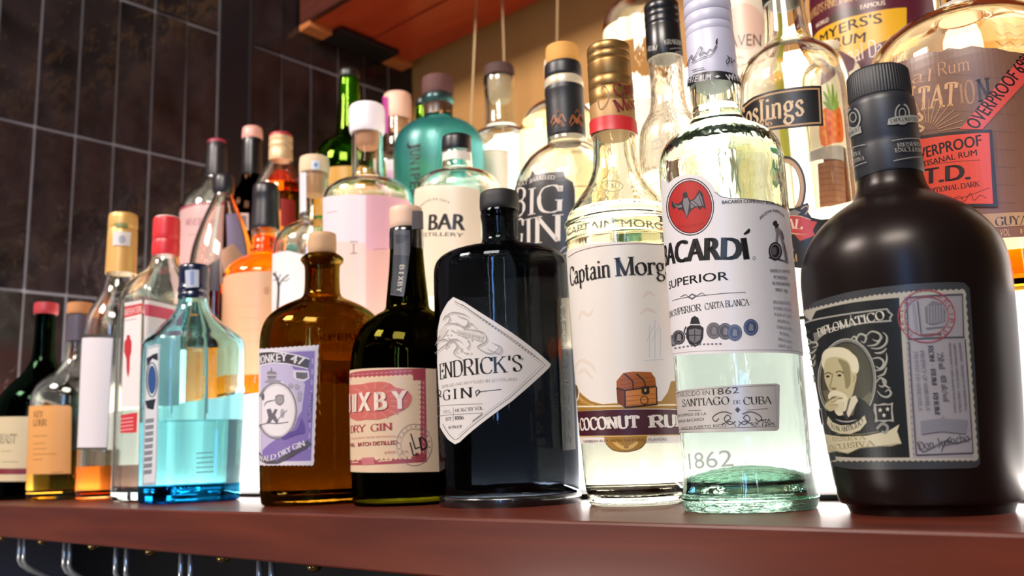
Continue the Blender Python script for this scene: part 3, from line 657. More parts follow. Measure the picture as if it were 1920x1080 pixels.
q1 = [(z, r_) for z, r_ in b.prof if z < b.z(908)]
b.mesh('glass_foot', [(b.z0+.0004, 0)]+[(max(z, b.z0+.0004), r_*1.003) for z, r_ in q1]+[(q1[-1][0]+.001, 0)], glass((.10, .55, .86)), lab='deep blue glass foot')
L = b.lab('cap_seal', over=(525, 30.5), parent=c); L.poly([(347, 507), (373, 506), (373, 538), (348, 540)], '#cfd3e2'); L.poly([(356, 508), (364, 508), (364, 534), (357, 535)], '#8aa0d0'); L.done('silvery seal on the navy cap')
L = b.lab(); L.poly([(275, 650), (301, 645), (293, 909), (266, 911)], '#b9bcc2'); L.poly([(278, 655), (298, 651), (291, 904), (269, 906)], '#dfe0e3')
L.ell(285, 712, 8, 27, '#3a5a92', 20); L.ring(285, 712, 10, 32, 2, '#2e3140'); L.poly([(275, 672), (296, 662), (296, 676), (286, 672), (276, 688)], '#2e3140'); L.poly([(272, 752), (292, 748), (288, 768), (276, 766)], '#2e3140')
for k in range(9): L.poly([(273-k*.4, 786+k*12), (289-k*.5, 784+k*12), (288-k*.5, 792+k*12), (273-k*.4, 794+k*12)], '#8a8d94')
L.done('silver strip label with dark emblem')
L = b.lab('etched_print', .0003); E_ = paper('#8fcbd8', .6)
L.line([(320, 690), (322, 775)], 3, E_); L.line([(388, 650), (388, 775)], 4, E_)
for k in range(5): L.line([(368, 850+k*9), (400, 848+k*9)], 2, E_)
L.line([(308, 790), (410, 788)], 1.2, '#3f7f93'); L.done('pale blue etched print')

# 6 amber apothecary bottle
b = Bottle('gin_bottle', 'round amber glass bottle with cork stopper and lilac stamp label', 604, 700, .470,
           [(478, 31), (483, 38), (487, 41), (492, 39), (497, 34), (505, 32.5), (545, 33), (556, 36), (562, 44), (568, 58), (577, 78), (590, 97), (606, 109), (628, 115), (660, 116.5), (800, 116), (915, 116), (928, 114)], 0, group=SHELFGRP)
b.shell(glass((.50, .36, .09), bump=.02), .0035, .010); b.liquid(glass((.78, .66, .45), ior=1.36), 688)
b.rev('cork_stopper', cork('#c9a07a'), [(439, 24), (441, 26.5), (474, 27), (478, 24), (500, 23)])
L = b.lab('label'); PU = '#8d78b8'; PW = '#e8e0ea'; GY = '#6f6a70'
z7 = Zm(3.857, 480, 620)
# perforated stamp edge: a paper sheet with scallops along the right, top and bottom
ed = [('d', -86, 655)]+[(487+i*4.4, 655-i*.30-(1.6 if i % 2 else 0)) for i in range(1, 26)]+[(598-(i*.33)-(1.4 if i % 2 else 0), 650+i*8.2) for i in range(0, 28)]+[(588-i*4.0, 872+(1.6 if i % 2 else 0)) for i in range(1, 25)]+[('d', -86, 873)]
L.poly(ed, PW); L.poly([(490, 662), (592, 657), (584, 864), (489, 866)], '#c9bfdc'); L.poly([(530, 662), (590, 658), (583, 864), (492, 865), (492, 845), (520, 822), (548, 800), (566, 770), (572, 720)], PU)
for i in range(9): L.line([(586.2-i*.8, 672+i*20), (586-i*.8, 682+i*20)], 3, '#b9acd4')
L.poly(z7(25, 155, 110, 148, 200, 158, 300, 175, 380, 200, 388, 215, 378, 280, 330, 272, 320, 262, 230, 240, 130, 232, 60, 245, 30, 255), '#4d474f')
L.line(z7(25, 158, 110, 150, 200, 160, 300, 178, 385, 205), 2, '#f0ebf0'); L.line(z7(30, 252, 130, 232, 230, 240, 320, 262, 376, 276), 2, '#f0ebf0')
L.text('MONKEY', ('d', -79, 683), (538.5, 677), 16, '#f2edf0', 'sans', bold=.05); L.text('47', (544, 679), (569, 685), 16, '#f2edf0', 'sans', bold=.05)
L.poly(z7(275, 285, 380, 290, 386, 345, 350, 368, 290, 355, 270, 330), PW); L.poly(z7(288, 300, 372, 304, 374, 340, 345, 352, 292, 344), GY)
L.ell(527, 769, 32, 50, PW); L.poly([(492, 740), (505, 722), (530, 716), (548, 735), (556, 765), (548, 800), (528, 818), (505, 818), (491, 805)], '#efe9ea')
L.ring(519, 770, 37, 52, 3.6, '#8f8a90', a0=-150, a1=150); L.ring(519, 770, 34, 48, .9, '#b7b1b6', a0=-150, a1=150)
L.poly(z7(80, 300, 108, 288, 150, 300, 145, 345, 85, 345), '#8f8a90'); L.line(z7(82, 320, 148, 322), 1.4, PW); L.line(z7(112, 268, 113, 290), 1.6, GY); L.poly(z7(60, 372, 100, 345, 180, 360, 160, 385, 100, 378), '#a49ea8')
for c in ((250, 398), (295, 405), (315, 455), (312, 490)): L.ell(*z7(*c)[0], 4.6, 5.4, '#b3aab8', 12)
# the little animal with its pipe, drawn as ink lines
L.line(z7(62, 548, 75, 520, 110, 508, 150, 500), 2.2, GY, 4, True); L.poly(z7(140, 470, 205, 462, 200, 520, 175, 545, 150, 525), '#a8a2a6'); L.ring(*z7(172, 500)[0], 8, 9.5, 1.4, GY, 16); L.ell(*z7(52, 478)[0], 3, 7, GY, 12)
L.poly(z7(78, 570, 108, 562, 120, 600, 140, 565, 158, 570, 140, 610, 165, 655, 150, 672, 122, 640, 100, 672, 78, 668, 92, 630), '#77727a'); L.ell(*z7(192, 598)[0], 4, 9, '#b7b1b6', 12); L.line(z7(160, 645, 190, 610, 225, 575), 1.2, GY)
L.line(z7(30, 685, 90, 668, 150, 672, 235, 660), 1.6, GY, 4)
L.poly(z7(330, 630, 352, 690, 350, 740, 300, 750, 200, 790, 180, 775, 240, 735, 290, 720, 310, 690), '#6a55a0')
L.poly(z7(385, 445, 408, 450, 395, 660, 372, 655), '#5d4a94'); L.text('HANDCRAFTED', z7(384, 455)[0], z7(376, 650)[0], 5.4, '#c9bfdc', 'sans')
L.poly(z7(25, 870, 80, 925, 150, 940, 240, 880, 300, 840, 375, 790, 402, 818, 372, 848, 310, 880, 240, 925, 160, 962, 80, 962, 25, 930), '#5b5460')
L.text('WALD', ('d', -76, 862), z7(148, 928)[0], 11, '#efe9ef', 'sans', bold=.05, bend=-.3); L.text('DRY', z7(172, 918)[0], z7(260, 872)[0], 11, '#efe9ef', 'sans', bold=.05); L.text('GIN', z7(272, 865)[0], z7(356, 832)[0], 11, '#efe9ef', 'sans', bold=.05)
L.done('lilac stamp label with perforated edge')
EM = solid('#8a5a10', .2, coat=.5, name='amber_relief')
L = b.lab('embossed_lettering', .0002); L.text('XPERI', (592, 641), (668, 636), 13, glass((.75, .45, .1)), 'sans', bold=.05); L.text('MATICS', (590, 660), (672, 655), 13, glass((.75, .45, .1)), 'sans', bold=.05); L.done()

# 7 olive bottle with red and cream label
b = Bottle('gin_bottle', 'dark olive bottle with sloping neck and cream label with red border', 765, 640, .482,
           [(430, 29), (436, 30), (466, 31), (500, 33), (540, 37), (566, 40), (578, 41), (584, 46), (590, 58), (599, 72), (612, 86), (632, 98), (660, 106), (700, 109.5), (880, 110), (920, 109)], 0, group=SHELFGRP)
b.shell(glass((.16, .15, .025)), .0032, .010); b.liquid(glass((.5, .46, .2), ior=1.36), 668)
b.rev('neck_capsule', solid('#0b0b0e', .2, coat=.5), [(430, 30), (432, 32), (464, 32.5), (470, 32)])
b.rev('stopper', solid('#cdaa92', .55), [(391, 29), (393, 31), (429, 31.5), (431, 30)])
L = b.lab('tax_strip', over=(445, 33))
L.poly([(773, 395), (797, 397), (797, 430), (772, 430)], '#77737a'); L.poly([(738, 432), (769, 432), (769, 470), (757, 556), (732, 553), (738, 470)], '#5a5a60'); L.poly([(740, 440), (768, 441), (757, 455), (742, 458)], '#3e3e46')
L.poly([(737, 478), (768, 480), (757, 554), (733, 551)], '#33363f')
for k, ch in enumerate('BIXBY'): L.text(ch, (749.5-k*1.2, 497+k*10.5), (748.5-k*1.2, 505+k*10.5), 9, '#cfc8b4', 'sans', bold=.06)
L.done('grey paper strip running down the neck')
L = b.lab(); z8 = Zm(4.321, 640, 650); RD = '#a83f4a'; CR = '#e9cbaa'
L.grid([('d', -84, 695), ('d', 46, 695), ('d', 46, 884), ('d', -84, 884)], CR)
bor = '#b0505a'
L.poly(z8(45, 222, 140, 200, 300, 188, 480, 180, 680, 176, 682, 215, 600, 232, 480, 236, 300, 248, 140, 262, 45, 275), bor)
L.poly(z8(622, 215, 682, 210, 690, 560, 692, 900, 630, 905, 632, 560), bor); L.poly(z8(42, 912, 250, 905, 450, 900, 695, 880, 690, 935, 450, 950, 250, 958, 42, 960), bor)
L.poly(z8(578, 182, 682, 176, 684, 268, 582, 274), RD); L.poly(z8(600, 860, 690, 850, 692, 935, 600, 940), RD)
for k in range(14):
    x = 60+k*38; L.ell(*z8(x, 262-k*1.8)[0], 4.4, 3.4, CR, 10); L.line(z8(x-12, 232-k*2.6, x+12, 228-k*2.6), 1.5, '#d99a92')
for k in range(15):
    L.ell(*z8(634, 290+k*40)[0], 2.6, 4.4, CR, 10); L.line(z8(660, 282+k*40, 670, 304+k*40), 1.8, '#d99a92')
for k in range(14): L.ell(*z8(60+k*38, 914-k*1.0)[0], 4, 2.6, CR, 10)
L.poly(z8(165, 900, 265, 895, 270, 955, 170, 960), '#c9757a'); L.line(z8(85, 938, 140, 936), 2, CR); L.line(z8(300, 928, 410, 920), 2.4, CR)
L.poly(z8(48, 330, 90, 310, 160, 305, 230, 290, 330, 285, 400, 300, 440, 330, 520, 350, 565, 390, 570, 430, 545, 480, 500, 515, 440, 540, 400, 560, 300, 590, 200, 590, 130, 600, 70, 570, 46, 540), '#cf6f66', 2)
for k in range(16):
    a = 2*pi*k/16; L.line(z8(270+130*cos(a), 440+100*sin(a), 280+255*cos(a), 440+150*sin(a)), 2.2, '#d98a7c', taper=False)
for dx, m in ((3.0, '#8e2f36'), (0, '#f2e4d4')):
    q = lambda x, y: (z8(x, y)[0][0]+dx*.7, z8(x, y)[0][1]+dx*.5)
    L.text('B', ('d', -82 if not dx else -79, z8(0, 535)[0][1]+dx*.5), q(76, 532), 36, m, 'sans', bold=.05); L.text('I', q(94, 531), q(120, 530), 36, m, 'sans', bold=.05); L.text('X', q(146, 524), q(232, 520), 37, m, 'sans', bold=.06)
    L.text('B', q(276, 516), q(366, 510), 36, m, 'sans', bold=.06); L.text('Y', q(420, 508), q(532, 500), 36, m, 'sans', bold=.06)
L.text('DRY', z8(78, 698)[0], z8(205, 688)[0], 13, RD, 'nib', thick=1.7); L.text('GIN', z8(238, 686)[0], z8(418, 672)[0], 13, RD, 'nib', thick=1.7)
L.text('DISTILLED FROM GRAPE BOTANICALS', ('d', -74, z8(0, 752)[0][1]), z8(466, 730)[0], 3.6, '#c98f88', 'sans')
L.text('SMALL', ('d', -78, z8(0, 812)[0][1]), z8(112, 808)[0], 7, RD, 'sans', bold=.05); L.text('BATCH', z8(138, 807)[0], z8(240, 802)[0], 7.5, RD, 'sans', bold=.06); L.text('DISTILLED', z8(258, 800)[0], z8(455, 790)[0], 7.5, RD, 'sans', bold=.06)
L.text('92 PROOF', z8(350, 868)[0], z8(440, 862)[0], 4.5, '#b8716e', 'sans'); L.text('750 ML', z8(480, 862)[0], z8(545, 858)[0], 4.5, '#b8716e', 'sans')
L.ring(*z8(590, 795)[0], 33, 39, 1, '#8b7f80'); L.ring(*z8(590, 795)[0], 25, 30, .8, '#8b7f80')
for k in range(14): a = rad(150+k*18); L.line([(776.5+27*cos(a), 834+32.5*sin(a)), (776.5+30*cos(a), 834+36.5*sin(a))], 1.6, '#8b7f80')
L.line(z8(562, 705, 600, 830), 2.6, INK); L.line(z8(596, 826, 640, 812), 2, INK); L.line(z8(556, 775, 584, 885), 2.6, INK); L.line(z8(580, 880, 622, 872), 2, INK)
L.line(z8(640, 735, 650, 835, 660, 830, 685, 815, 688, 780, 670, 748, 640, 735), 2.4, INK, 3); L.line(z8(628, 735, 648, 834), 2.6, INK); L.done()

# 8 black bottle with diamond label
b = Bottle('gin_bottle', 'black glass apothecary bottle with diamond-shaped white label', 948, 700, .488,
           [(394, 34), (400, 36), (408, 36.5), (412, 34.5), (440, 34), (456, 36), (463, 46), (469, 68), (474, 92), (480, 110), (490, 122), (502, 126.5), (520, 128), (700, 130), (915, 131), (926, 129)], 0, group=SHELFGRP)
b.shell(glass((.27, .29, .32), bump=.008, scale=20), .0035, .010)
b.rev('stopper', solid('#121214', .6), [(362, 33), (365, 36.5), (394, 37.5), (397, 35)])
b.rev('base_ring', solid('#120d0e', .25, coat=.5), [(925, 128), (928, 133.5), (940, 133), (951, 128)])
L = b.lab(); z9 = Zm(1.688, 780, 340); DW = '#e9e2de'; DG = '#8d8784'
out = [(850, 557), (870, 566), (960, 624), (1033, 683), (1030, 689), (960, 752), (862, 829), (853, 833), (840, 824), (825, 800), ('d', -68, 765), ('d', -72, 680), ('d', -68, 620), (826, 592), (840, 566)]
L.poly(out, DW)
L.line([(852, 565), (872, 575), (956, 632), (1022, 684), (956, 746), (860, 822), (853, 825), (842, 815), (830, 795)], 1.2, '#55504e'); L.line([(852, 569), (872, 579), (954, 634), (1015, 684), (954, 743), (860, 817)], .7, DG)
for k in range(26): L.line([(866+k*5.6, 571+k*4.0), (869+k*5.6, 573.2+k*4.0)], 1.6, '#55504e')
L.text('ENDRICK', ('d', -66, 712), (953, 698), 30, INK, 'nib', thick=1.55, thin=.4); L.text("'S", (955, 697.5), (980, 695), 30, INK, 'nib', thick=1.55, thin=.4); L.ring(979, 673, 2, 2.2, .7, INK, 12)
L.text('DISTILLED AND BOTTLED IN SCOTLAND', ('d', -62, 728), (970, 713), 5, DG, 'nib', thick=1)
L.text('GIN', (831, 751), (887, 745), 19, INK, 'nib', thick=1.5, track=3)
for s, x in ((1, 893), (-1, 826)):
    L.line([(x, 744-s*1.2), (x+s*4, 738), (x+s*7, 735), (x+s*4, 731), (x-s*1, 735), (x+s*1, 741)], 1.6, INK, 4)
L.line([(896, 735), (940, 730)], 1.2, INK); L.line([('d', -62, 744), (825, 742)], 1.2, INK)
L.text('1.0 L', (832, 775), (846, 774), 6, DG, 'nib'); L.text('44% ALC BY VOL', (853, 773), (906, 768), 6.4, '#4a4543', 'nib'); L.line([(815, 762), (905, 757)], .8, DG); L.line([(850, 764), (850, 790)], .8, DG); L.line([(818, 781), (906, 774)], .8, DG)
L.text('EST.', (836, 789), (848, 788), 6, '#4a4543', 'nib'); L.text('1886', (853, 787), (870, 786), 6.6, '#3a3533', 'nib', thick=2.2); L.text('88 PROOF', (841, 804), (867, 802), 5, '#4a4543', 'nib')
L.line([(886, 790), (904, 776)], 2, DG); 
for p in ((92, 430, 115, 415, 150, 420, 170, 432), (80, 470, 100, 450, 130, 452, 155, 465, 175, 450, 195, 470, 225, 500), (62, 520, 75, 490, 85, 470), (150, 470, 180, 470, 215, 480, 222, 505, 195, 525, 235, 545, 262, 525, 240, 510), (60, 545, 90, 520, 120, 505, 150, 540, 170, 545), (105, 500, 130, 520, 120, 545, 145, 560), (85, 440, 95, 425, 108, 432, 100, 450), (130, 425, 165, 440, 155, 460, 125, 445), (225, 530, 262, 545, 270, 525, 250, 515), (95, 530, 105, 505, 130, 500, 150, 515), (110, 470, 140, 485, 165, 500, 170, 525), (70, 505, 95, 500, 110, 515)):
    L.line(z9(*p), 2.0, '#a7a19e', 4, True); L.line([(x+2.5, y+2.5) for x, y in z9(*p)], 1, '#c3bdb9', 4, True)
for k in range(22): L.ell(826+random.random()*62, 618+random.random()*45, 1.6, 1.8, '#c3bcb4', 8)
L.poly(z9(72, 478, 90, 455, 104, 470, 84, 500), '#d3cdc9'); L.poly(z9(130, 468, 180, 475, 214, 490, 210, 508, 170, 495, 130, 485), '#d3cdc9'); L.text('HANDCRAFTED', z9(132, 482)[0], z9(208, 502)[0], 5, '#8d8784', 'nib'); L.done()
EB = solid('#53575c', .15, coat=.6)
L = b.lab('embossed_lettering', .0012)
L.poly([('d', 46, 560), ('d', 66, 558), ('d', 66, 842), ('d', 46, 845)], solid('#08090b', .2, coat=.5))
for k, ch in enumerate("HENDRICK'S"): L.text(ch, ('d', 50, 588+k*26.5-14), ('d', 50, 588+k*26.5+6), 20, EB, 'sans', bold=.04)
L.done()
# 9 clear coconut rum bottle
b = Bottle('rum_bottle', 'clear coconut rum bottle with ribbed gold cap and white illustrated label', 1164, 470, .501,
           [(92, 36), (240, 38), (262, 39.5), (300, 42), (330, 48), (352, 59), (370, 73), (386, 86), (402, 96), (412, 99), (417, 103.5), (421, 103.5), (424, 101), (446, 101.5), (449, 104), (453, 104), (456, 101.5), (500, 102), (700, 101), (860, 97), (910, 95), (930, 91)], 0, group=SHELFGRP)
b.shell(glass((.975, .98, .93), bump=.015), .003, .009); b.liquid(glass((.99, .985, .97), ior=1.36), 400)
GOLD = solid('#94703f', .36, .7)
b.rev('screw_cap', GOLD, [(88, 33), (91, 39), (94, 40.5), (104, 41), (107, 39), (110, 41), (118, 41), (121, 39), (124, 41.5), (127, 41.5), (150, 41.5), (153, 40), (156, 42), (170, 42), (173, 40), (176, 42), (196, 42), (200, 41), (204, 42)], ribs=(70, .025, 128, 149), ch=0)
c = b.rev('cap_sleeve', solid('#a07a48', .5, .2), [(200, 41), (203, 42.5), (250, 43), (257, 42)], ch=0)
L = b.lab('sleeve_print', over=(240, 43.5), parent=c)
L.grid([('d', -88, 231), ('d', 88, 231), ('d', 88, 257), ('d', -88, 257)], solid('#c02a2c', .35))
L.text('Capt', (1156, 180), (1193, 176), 22, '#8a2f30', 'nib', thick=1.6); L.text('Mor', (1157, 209), (1195, 205), 22, '#8a2f30', 'nib', thick=1.7)
L.line([(1124, 172), (1132, 160), (1142, 176), (1136, 196), (1124, 204), (1120, 186)], 1.5, '#9a7440', 4); L.done('gold and red print on the cap sleeve')
L = b.lab('embossed_lettering', .0004); EMB = solid('#a9a88c', .15, .3, coat=.5)
L.text('CAPTAIN MORGAN', ('d', -70, 444), ('d', 70, 441), 14, EMB, 'sans', bold=.02); L.ring(1147, 349, 21, 10, 1.4, EMB); L.text('CM', (1138, 353), (1156, 352), 8, EMB, 'nib'); L.done('raised lettering in the glass')
L = b.lab(); z2 = Zm(2.038, 1040, 450); CW = '#f0e7df'
L.grid([('d', -88, 476), ('d', 88, 476), ('d', 88, 832), ('d', -88, 832)], CW)
L.line([('d', -86, 0)] and z2(52, 66, 90, 44, 160, 26, 250, 17, 330, 15, 410, 18), 1.5, '#7c5a60', 4)
for p in (((1085, 600), (1092, 585), (1104, 592), (1112, 580)), ((1078, 690), (1090, 676), (1108, 684), (1118, 700)), ((1084, 702), (1096, 694), (1112, 712)), ((1205, 560), (1216, 548), (1228, 556)), ((1200, 590), (1214, 580), (1232, 588))): L.line(p, 7, '#e6d9cc', 4, True)
for p in (((1218, 610), (1218, 670)), ((1228, 600), (1228, 672)), ((1238, 615), (1238, 668)), ((1212, 640), (1226, 612)), ((1222, 640), (1236, 610)), ((1208, 676), (1244, 674))): L.line(p, 1.2, '#c3cdd8')
# gold corners of the oval, bands and chest
GP = '#a97d35'; PUR = '#4b1f2c'
L.poly([('d', -88, 700), (1073, 690), (1078, 715), (1090, 738), (1108, 752), (1130, 758), (1240, 752), (1252, 735), (1258, 715), ('d', 88, 712), ('d', 88, 770), ('d', -88, 772)], GP)
for k in range(6): L.line([(1078+k*2, 728+k*5), (1090+k*6, 752+k*2)], 1, '#d1a964')
L.ring(1081, 734, 5, 17, 2, CW); L.ell(1081, 734, 3, 12, '#6b5a4a', 16)
L.line([('d', -86, 762), (1120, 762), (1170, 761), (1220, 760), ('d', 80, 760)], 3, '#efe2c0')
L.grid([('d', -88, 772), ('d', 88, 772), ('d', 88, 817), ('d', -88, 817)], PUR)
L.poly([(1132, 817), (1214, 815), (1211, 830), (1200, 842), (1176, 848), (1150, 845), (1136, 832)], GP); L.line([(1136, 831), (1150, 844), (1176, 847), (1200, 841), (1211, 829)], 1.6, '#6b4a20', 4)
L.line([('d', -86, 818), (1170, 818), ('d', 84, 816)], 1.6, '#e0c070')
L.text('CARIBBEAN RUM WITH NATURAL FLAVORS', ('d', -66, 830), (1250, 826), 5, '#5d431c', 'sans')
L.line([(1150, 829), (1160, 838), (1172, 842), (1186, 839), (1196, 829)], 2.2, '#e0c070', 4)
for k in range(4): L.ell(1156+k*4, 832+k*2.4, 2.2, 4, '#e0c070', 8); L.ell(1193-k*4, 831+k*2.4, 2.2, 4, '#e0c070', 8)
L.poly(z2(75, 700, 97, 697, 97, 728, 76, 730), '#d9b56a'); L.text('WITH', z2(77, 719)[0], z2(96, 716)[0], 5, PUR, 'sans')
L.text('COCONUT', z2(100, 727)[0], z2(326, 717)[0], 22, '#f4ece0', 'nib', thick=2.6, thin=1.2); L.text('RUM', z2(358, 717)[0], ('d', 74, 800), 22, '#f4ece0', 'nib', thick=2.6, thin=1.2)
WD, WL = '#a55b26', '#c9803c'
L.poly(z2(236, 540, 262, 508, 300, 503, 368, 505, 384, 530, 387, 560, 268, 575, 238, 570), WD); L.poly(z2(268, 575, 387, 560, 390, 630, 270, 642), WL); L.poly(z2(236, 566, 268, 575, 270, 642, 240, 622), '#7d3f1b')
for x in (285, 330): L.line(z2(x-18, 512, x+12, 540, x+14, 570), 3, '#3a2216', 4)
L.line(z2(268, 575, 387, 560), 3, '#3a2216'); L.line(z2(236, 566, 268, 575), 3, '#3a2216'); L.line(z2(270, 640, 390, 628), 3, '#3a2216'); L.line(z2(268, 575, 270, 642), 3, '#3a2216'); L.line(z2(388, 560, 390, 630), 2.4, '#3a2216')
for y in (592, 610, 626): L.line(z2(272, y+6, 388, y-5), .9, '#8a4a20')
for y in (528, 545, 558): L.line(z2(255, y+8, 384, y-4), .9, '#7a3a18')
L.poly(z2(330, 562, 360, 558, 362, 585, 346, 592, 332, 586), '#2c1a12'); L.ell(*z2(346, 574)[0], 2.2, 3, '#c9a45c', 10); L.ring(*z2(342, 612)[0], 7, 8, 1.6, '#3a2216', 16)
L.text('Captain', z2(62, 176)[0], z2(212, 141)[0], 34, INK, 'nib', thick=1.8, thin=.5, track=.5); L.text('Morgan', z2(232, 139)[0], ('d', 72, 522), 34, INK, 'nib', thick=1.8, thin=.5, track=.5)
L.done()

# 10 clear white rum bottle with flared foot
b = Bottle('rum_bottle', 'clear white rum bottle with white screw cap, red emblem and green flared foot', 1381, 660, .470,
           [(-8, 41), (100, 42), (150, 44), (170, 46), (205, 46.5), (222, 48), (236, 56), (246, 70), (258, 92), (272, 107), (288, 114), (306, 117.5), (318, 118.5), (420, 119), (700, 121), (860, 121), (893, 122), (912, 125), (930, 129), (944, 130), (952, 127)], 0, base=1, group=SHELFGRP)
b.shell(glass((.955, .995, .97), bump=.03, scale=18), .0034, .013); b.liquid(glass((.985, .995, .985), ior=1.36), 205)
q0 = lambda f, y: (b.z(y), interp(b.prof, b.z(925))*f)
ft = b.mesh('foot', [(b.z0+.0003, 0), (b.z0+.0003, b.prof[3][1]*.985)]+[(z, r*1.004+.0002) for z, r in b.prof if b.z0+.001 < z < b.z(926)]+chaikin([q0(.93, 920), q0(.82, 907), q0(.66, 893), q0(.45, 881), q0(.22, 874), q0(.08, 872)], 1)+[(b.z(871.5), 0)], glass((.84, .99, .92), bump=.04), lab='green tinted domed glass foot')
CWM = solid('#b6b4c6', .4); 
b.rev('screw_cap', CWM, [(-12, 41), (-8, 44), (10, 44.5), (13, 42.5), (16, 45), (32, 45), (34, 43.5), (37, 45.2), (52, 45.2), (55, 43.5), (58, 45.5), (68, 45.5), (71, 44.5)], ribs=(60, .03, 17, 31), ch=0)
c = b.rev('cap_sleeve', CWM, [(70, 44.5), (72, 45.6), (157, 46.6), (163, 46)], ch=0)
L = b.lab('sleeve_print', over=(120, 46.6), parent=c); z3 = Zm(2.16, 1200, 0)
L.grid([('d', -89, 152), ('d', 89, 152), ('d', 89, 168), ('d', -89, 168)], '#26262a')
L.text('WHITE', ('d', -88, 157), (1306, 153.5), 12, '#e8e6ec', 'sans', bold=.015); L.text('RUM', (1312, 153), (1332, 150), 12.5, '#e8e6ec', 'sans', bold=.015); L.poly([(1340, 144), (1345, 140.5), (1351, 143), (1345, 146)], '#e8e6ec'); L.text('WHITE', (1364, 151), ('d', 86, 155), 12, '#e8e6ec', 'sans', bold=.04)
L.line([(1288, 124), (1292, 112), (1297, 103), (1298, 112), (1302, 108), (1306, 100), (1312, 88), (1316, 92), (1310, 104), (1320, 98), (1325, 100), (1331, 92), (1336, 94), (1342, 86), (1345, 72), (1342, 80), (1346, 80)], 1.3, INK, 4); L.line([(1296, 118), (1316, 108), (1334, 102), (1345, 86)], 1.2, INK, 4)
L.line([(1363, 104), (1368, 110), (1364, 120), (1362, 114), (1370, 108), (1372, 118), (1376, 112), (1378, 118)], 1.3, INK, 4); L.line([(1297, 133), (1320, 127)], 1.6, '#55535a'); L.done('black print on the white sleeve')
L = b.lab(); BW = '#ece6e9'
L.poly([('d', -84, 462), ('d', -70, 330), (1252, 345), (1268, 332), (1290, 327), (1316, 330), (1334, 345), (1345, 362), (1362, 372), (1400, 374), (1440, 377), ('d', 76, 400), ('d', 84, 668), (1470, 662), (1380, 662), (1290, 665), ('d', -84, 668)], BW)
L.line([(1340, 360), (1352, 369), (1370, 372), (1410, 374), (1445, 380), (1470, 389)], 1.6, '#6d6a72')
L.line([('d', -80, 664), (1290, 660), (1380, 657), (1470, 657), ('d', 78, 662)], 1.2, '#a9a4aa')
L.ell(1294, 388, 45, 54, '#2a2528', 36); L.ell(1294, 388, 43.2, 52, BW, 36); L.ell(1294, 388, 41.4, 50, '#5a2326', 36); L.ell(1294, 388, 39.6, 48, '#c23430', 36)
L.text('BACARDI', (1272, 426), (1318, 420), 5, '#8a2624', 'sans', bend=-.8)
bat = z3(128, 812, 140, 824, 152, 826, 166, 818, 174, 802, 172, 786, 178, 780, 180, 772, 185, 780, 190, 776, 192, 786, 196, 800, 206, 812, 222, 800, 240, 768, 254, 784, 268, 850, 254, 838, 243, 850, 230, 838, 216, 846, 202, 858, 196, 872, 190, 884, 182, 864, 168, 848, 158, 852, 148, 838, 136, 848, 128, 832)
L.poly(bat, '#3a3639'); L.poly(z3(176, 804, 192, 800, 200, 820, 196, 850, 190, 878, 180, 850, 174, 826), '#8b8488'); L.poly(z3(204, 818, 224, 806, 240, 780, 250, 800, 258, 834, 240, 834, 222, 836, 206, 846), '#8b8488'); L.poly(z3(134, 822, 150, 832, 166, 826, 172, 838, 156, 842, 142, 834), '#8b8488')
for p in ((204, 820, 222, 836), (215, 812, 240, 836), (236, 784, 254, 836), (170, 826, 150, 836), (168, 824, 136, 832)): L.line(z3(*p), 1.2, '#2a2628')
L.text('BACARD', ('d', -82, 500), (1388, 488), 43, INK, 'sans', bold=.075); L.text('I', (1395, 487), (1405, 486), 43, INK, 'sans', bold=.02); L.poly([(1394, 438), (1404, 428), (1407, 431), (1405, 437), (1396, 441)], INK); L.ring(1414, 484, 2.6, 3, .8, INK, 12)
L.text('SUPERIOR', ('d', -72, 543), (1366, 525), 16, INK, 'sans', bold=.03)
L.line([('d', -66, 564), (1290, 557)], 1.1, '#55525a'); L.line([(1306, 556), (1398, 548)], 1.1, '#55525a'); L.poly([(1289, 557), (1298, 550), (1307, 555), (1298, 562)], '#55525a'); L.poly([(1293, 556.5), (1298, 553), (1303, 555.5), (1298, 559)], BW); L.line([(1276, 557), (1286, 552), (1290, 556)], 1.4, '#55525a'); L.line([(1306, 555), (1316, 549), (1322, 553)], 1.4, '#55525a')
L.text('RON SUPERIOR', ('d', -84, 598), (1316, 582), 12, INK, 'nib', thick=1.5); L.text('CARTA BLANCA -', (1322, 581), (1411, 572), 12, INK, 'nib', thick=1.6)
z4 = Zm(1.588, 1220, 300)
for x, y, rr, m in ((66, 538, 15, '#4a484c'), (84, 528, 19, '#3a383c'), (188, 508, 22, '#6c6a70'), (222, 510, 22, '#58565c'), (250, 514, 22, '#4d5a78'), (298, 498, 22, '#3d4f78')):
    L.ell(*z4(x, y)[0], rr/1.588, rr/1.588*1.12, m, 22); L.ring(*z4(x, y)[0], rr/1.588*.8, rr/1.588*.9, .9, '#9a98a0', 20)
    L.poly([(z4(x, y)[0][0]-4, z4(x, y)[0][1]+6), (z4(x, y)[0][0]-2, z4(x, y)[0][1]-7), (z4(x, y)[0][0]+4, z4(x, y)[0][1]-5), (z4(x, y)[0][0]+5, z4(x, y)[0][1]+7)], '#8a888e')
L.poly(z4(108, 500, 118, 492, 148, 492, 158, 500, 156, 530, 148, 548, 132, 556, 116, 548, 106, 528), '#2f2d31'); L.poly(z4(118, 488, 122, 470, 132, 464, 142, 470, 148, 488), '#2f2d31'); L.poly(z4(114, 506, 132, 502, 152, 506, 148, 536, 132, 546, 116, 536), '#77757a'); L.line(z4(106, 496, 100, 510, 106, 520), 2, '#2f2d31'); L.line(z4(132, 504, 132, 544), 1.4, '#2f2d31'); L.line(z4(114, 522, 150, 522), 1.4, '#2f2d31')
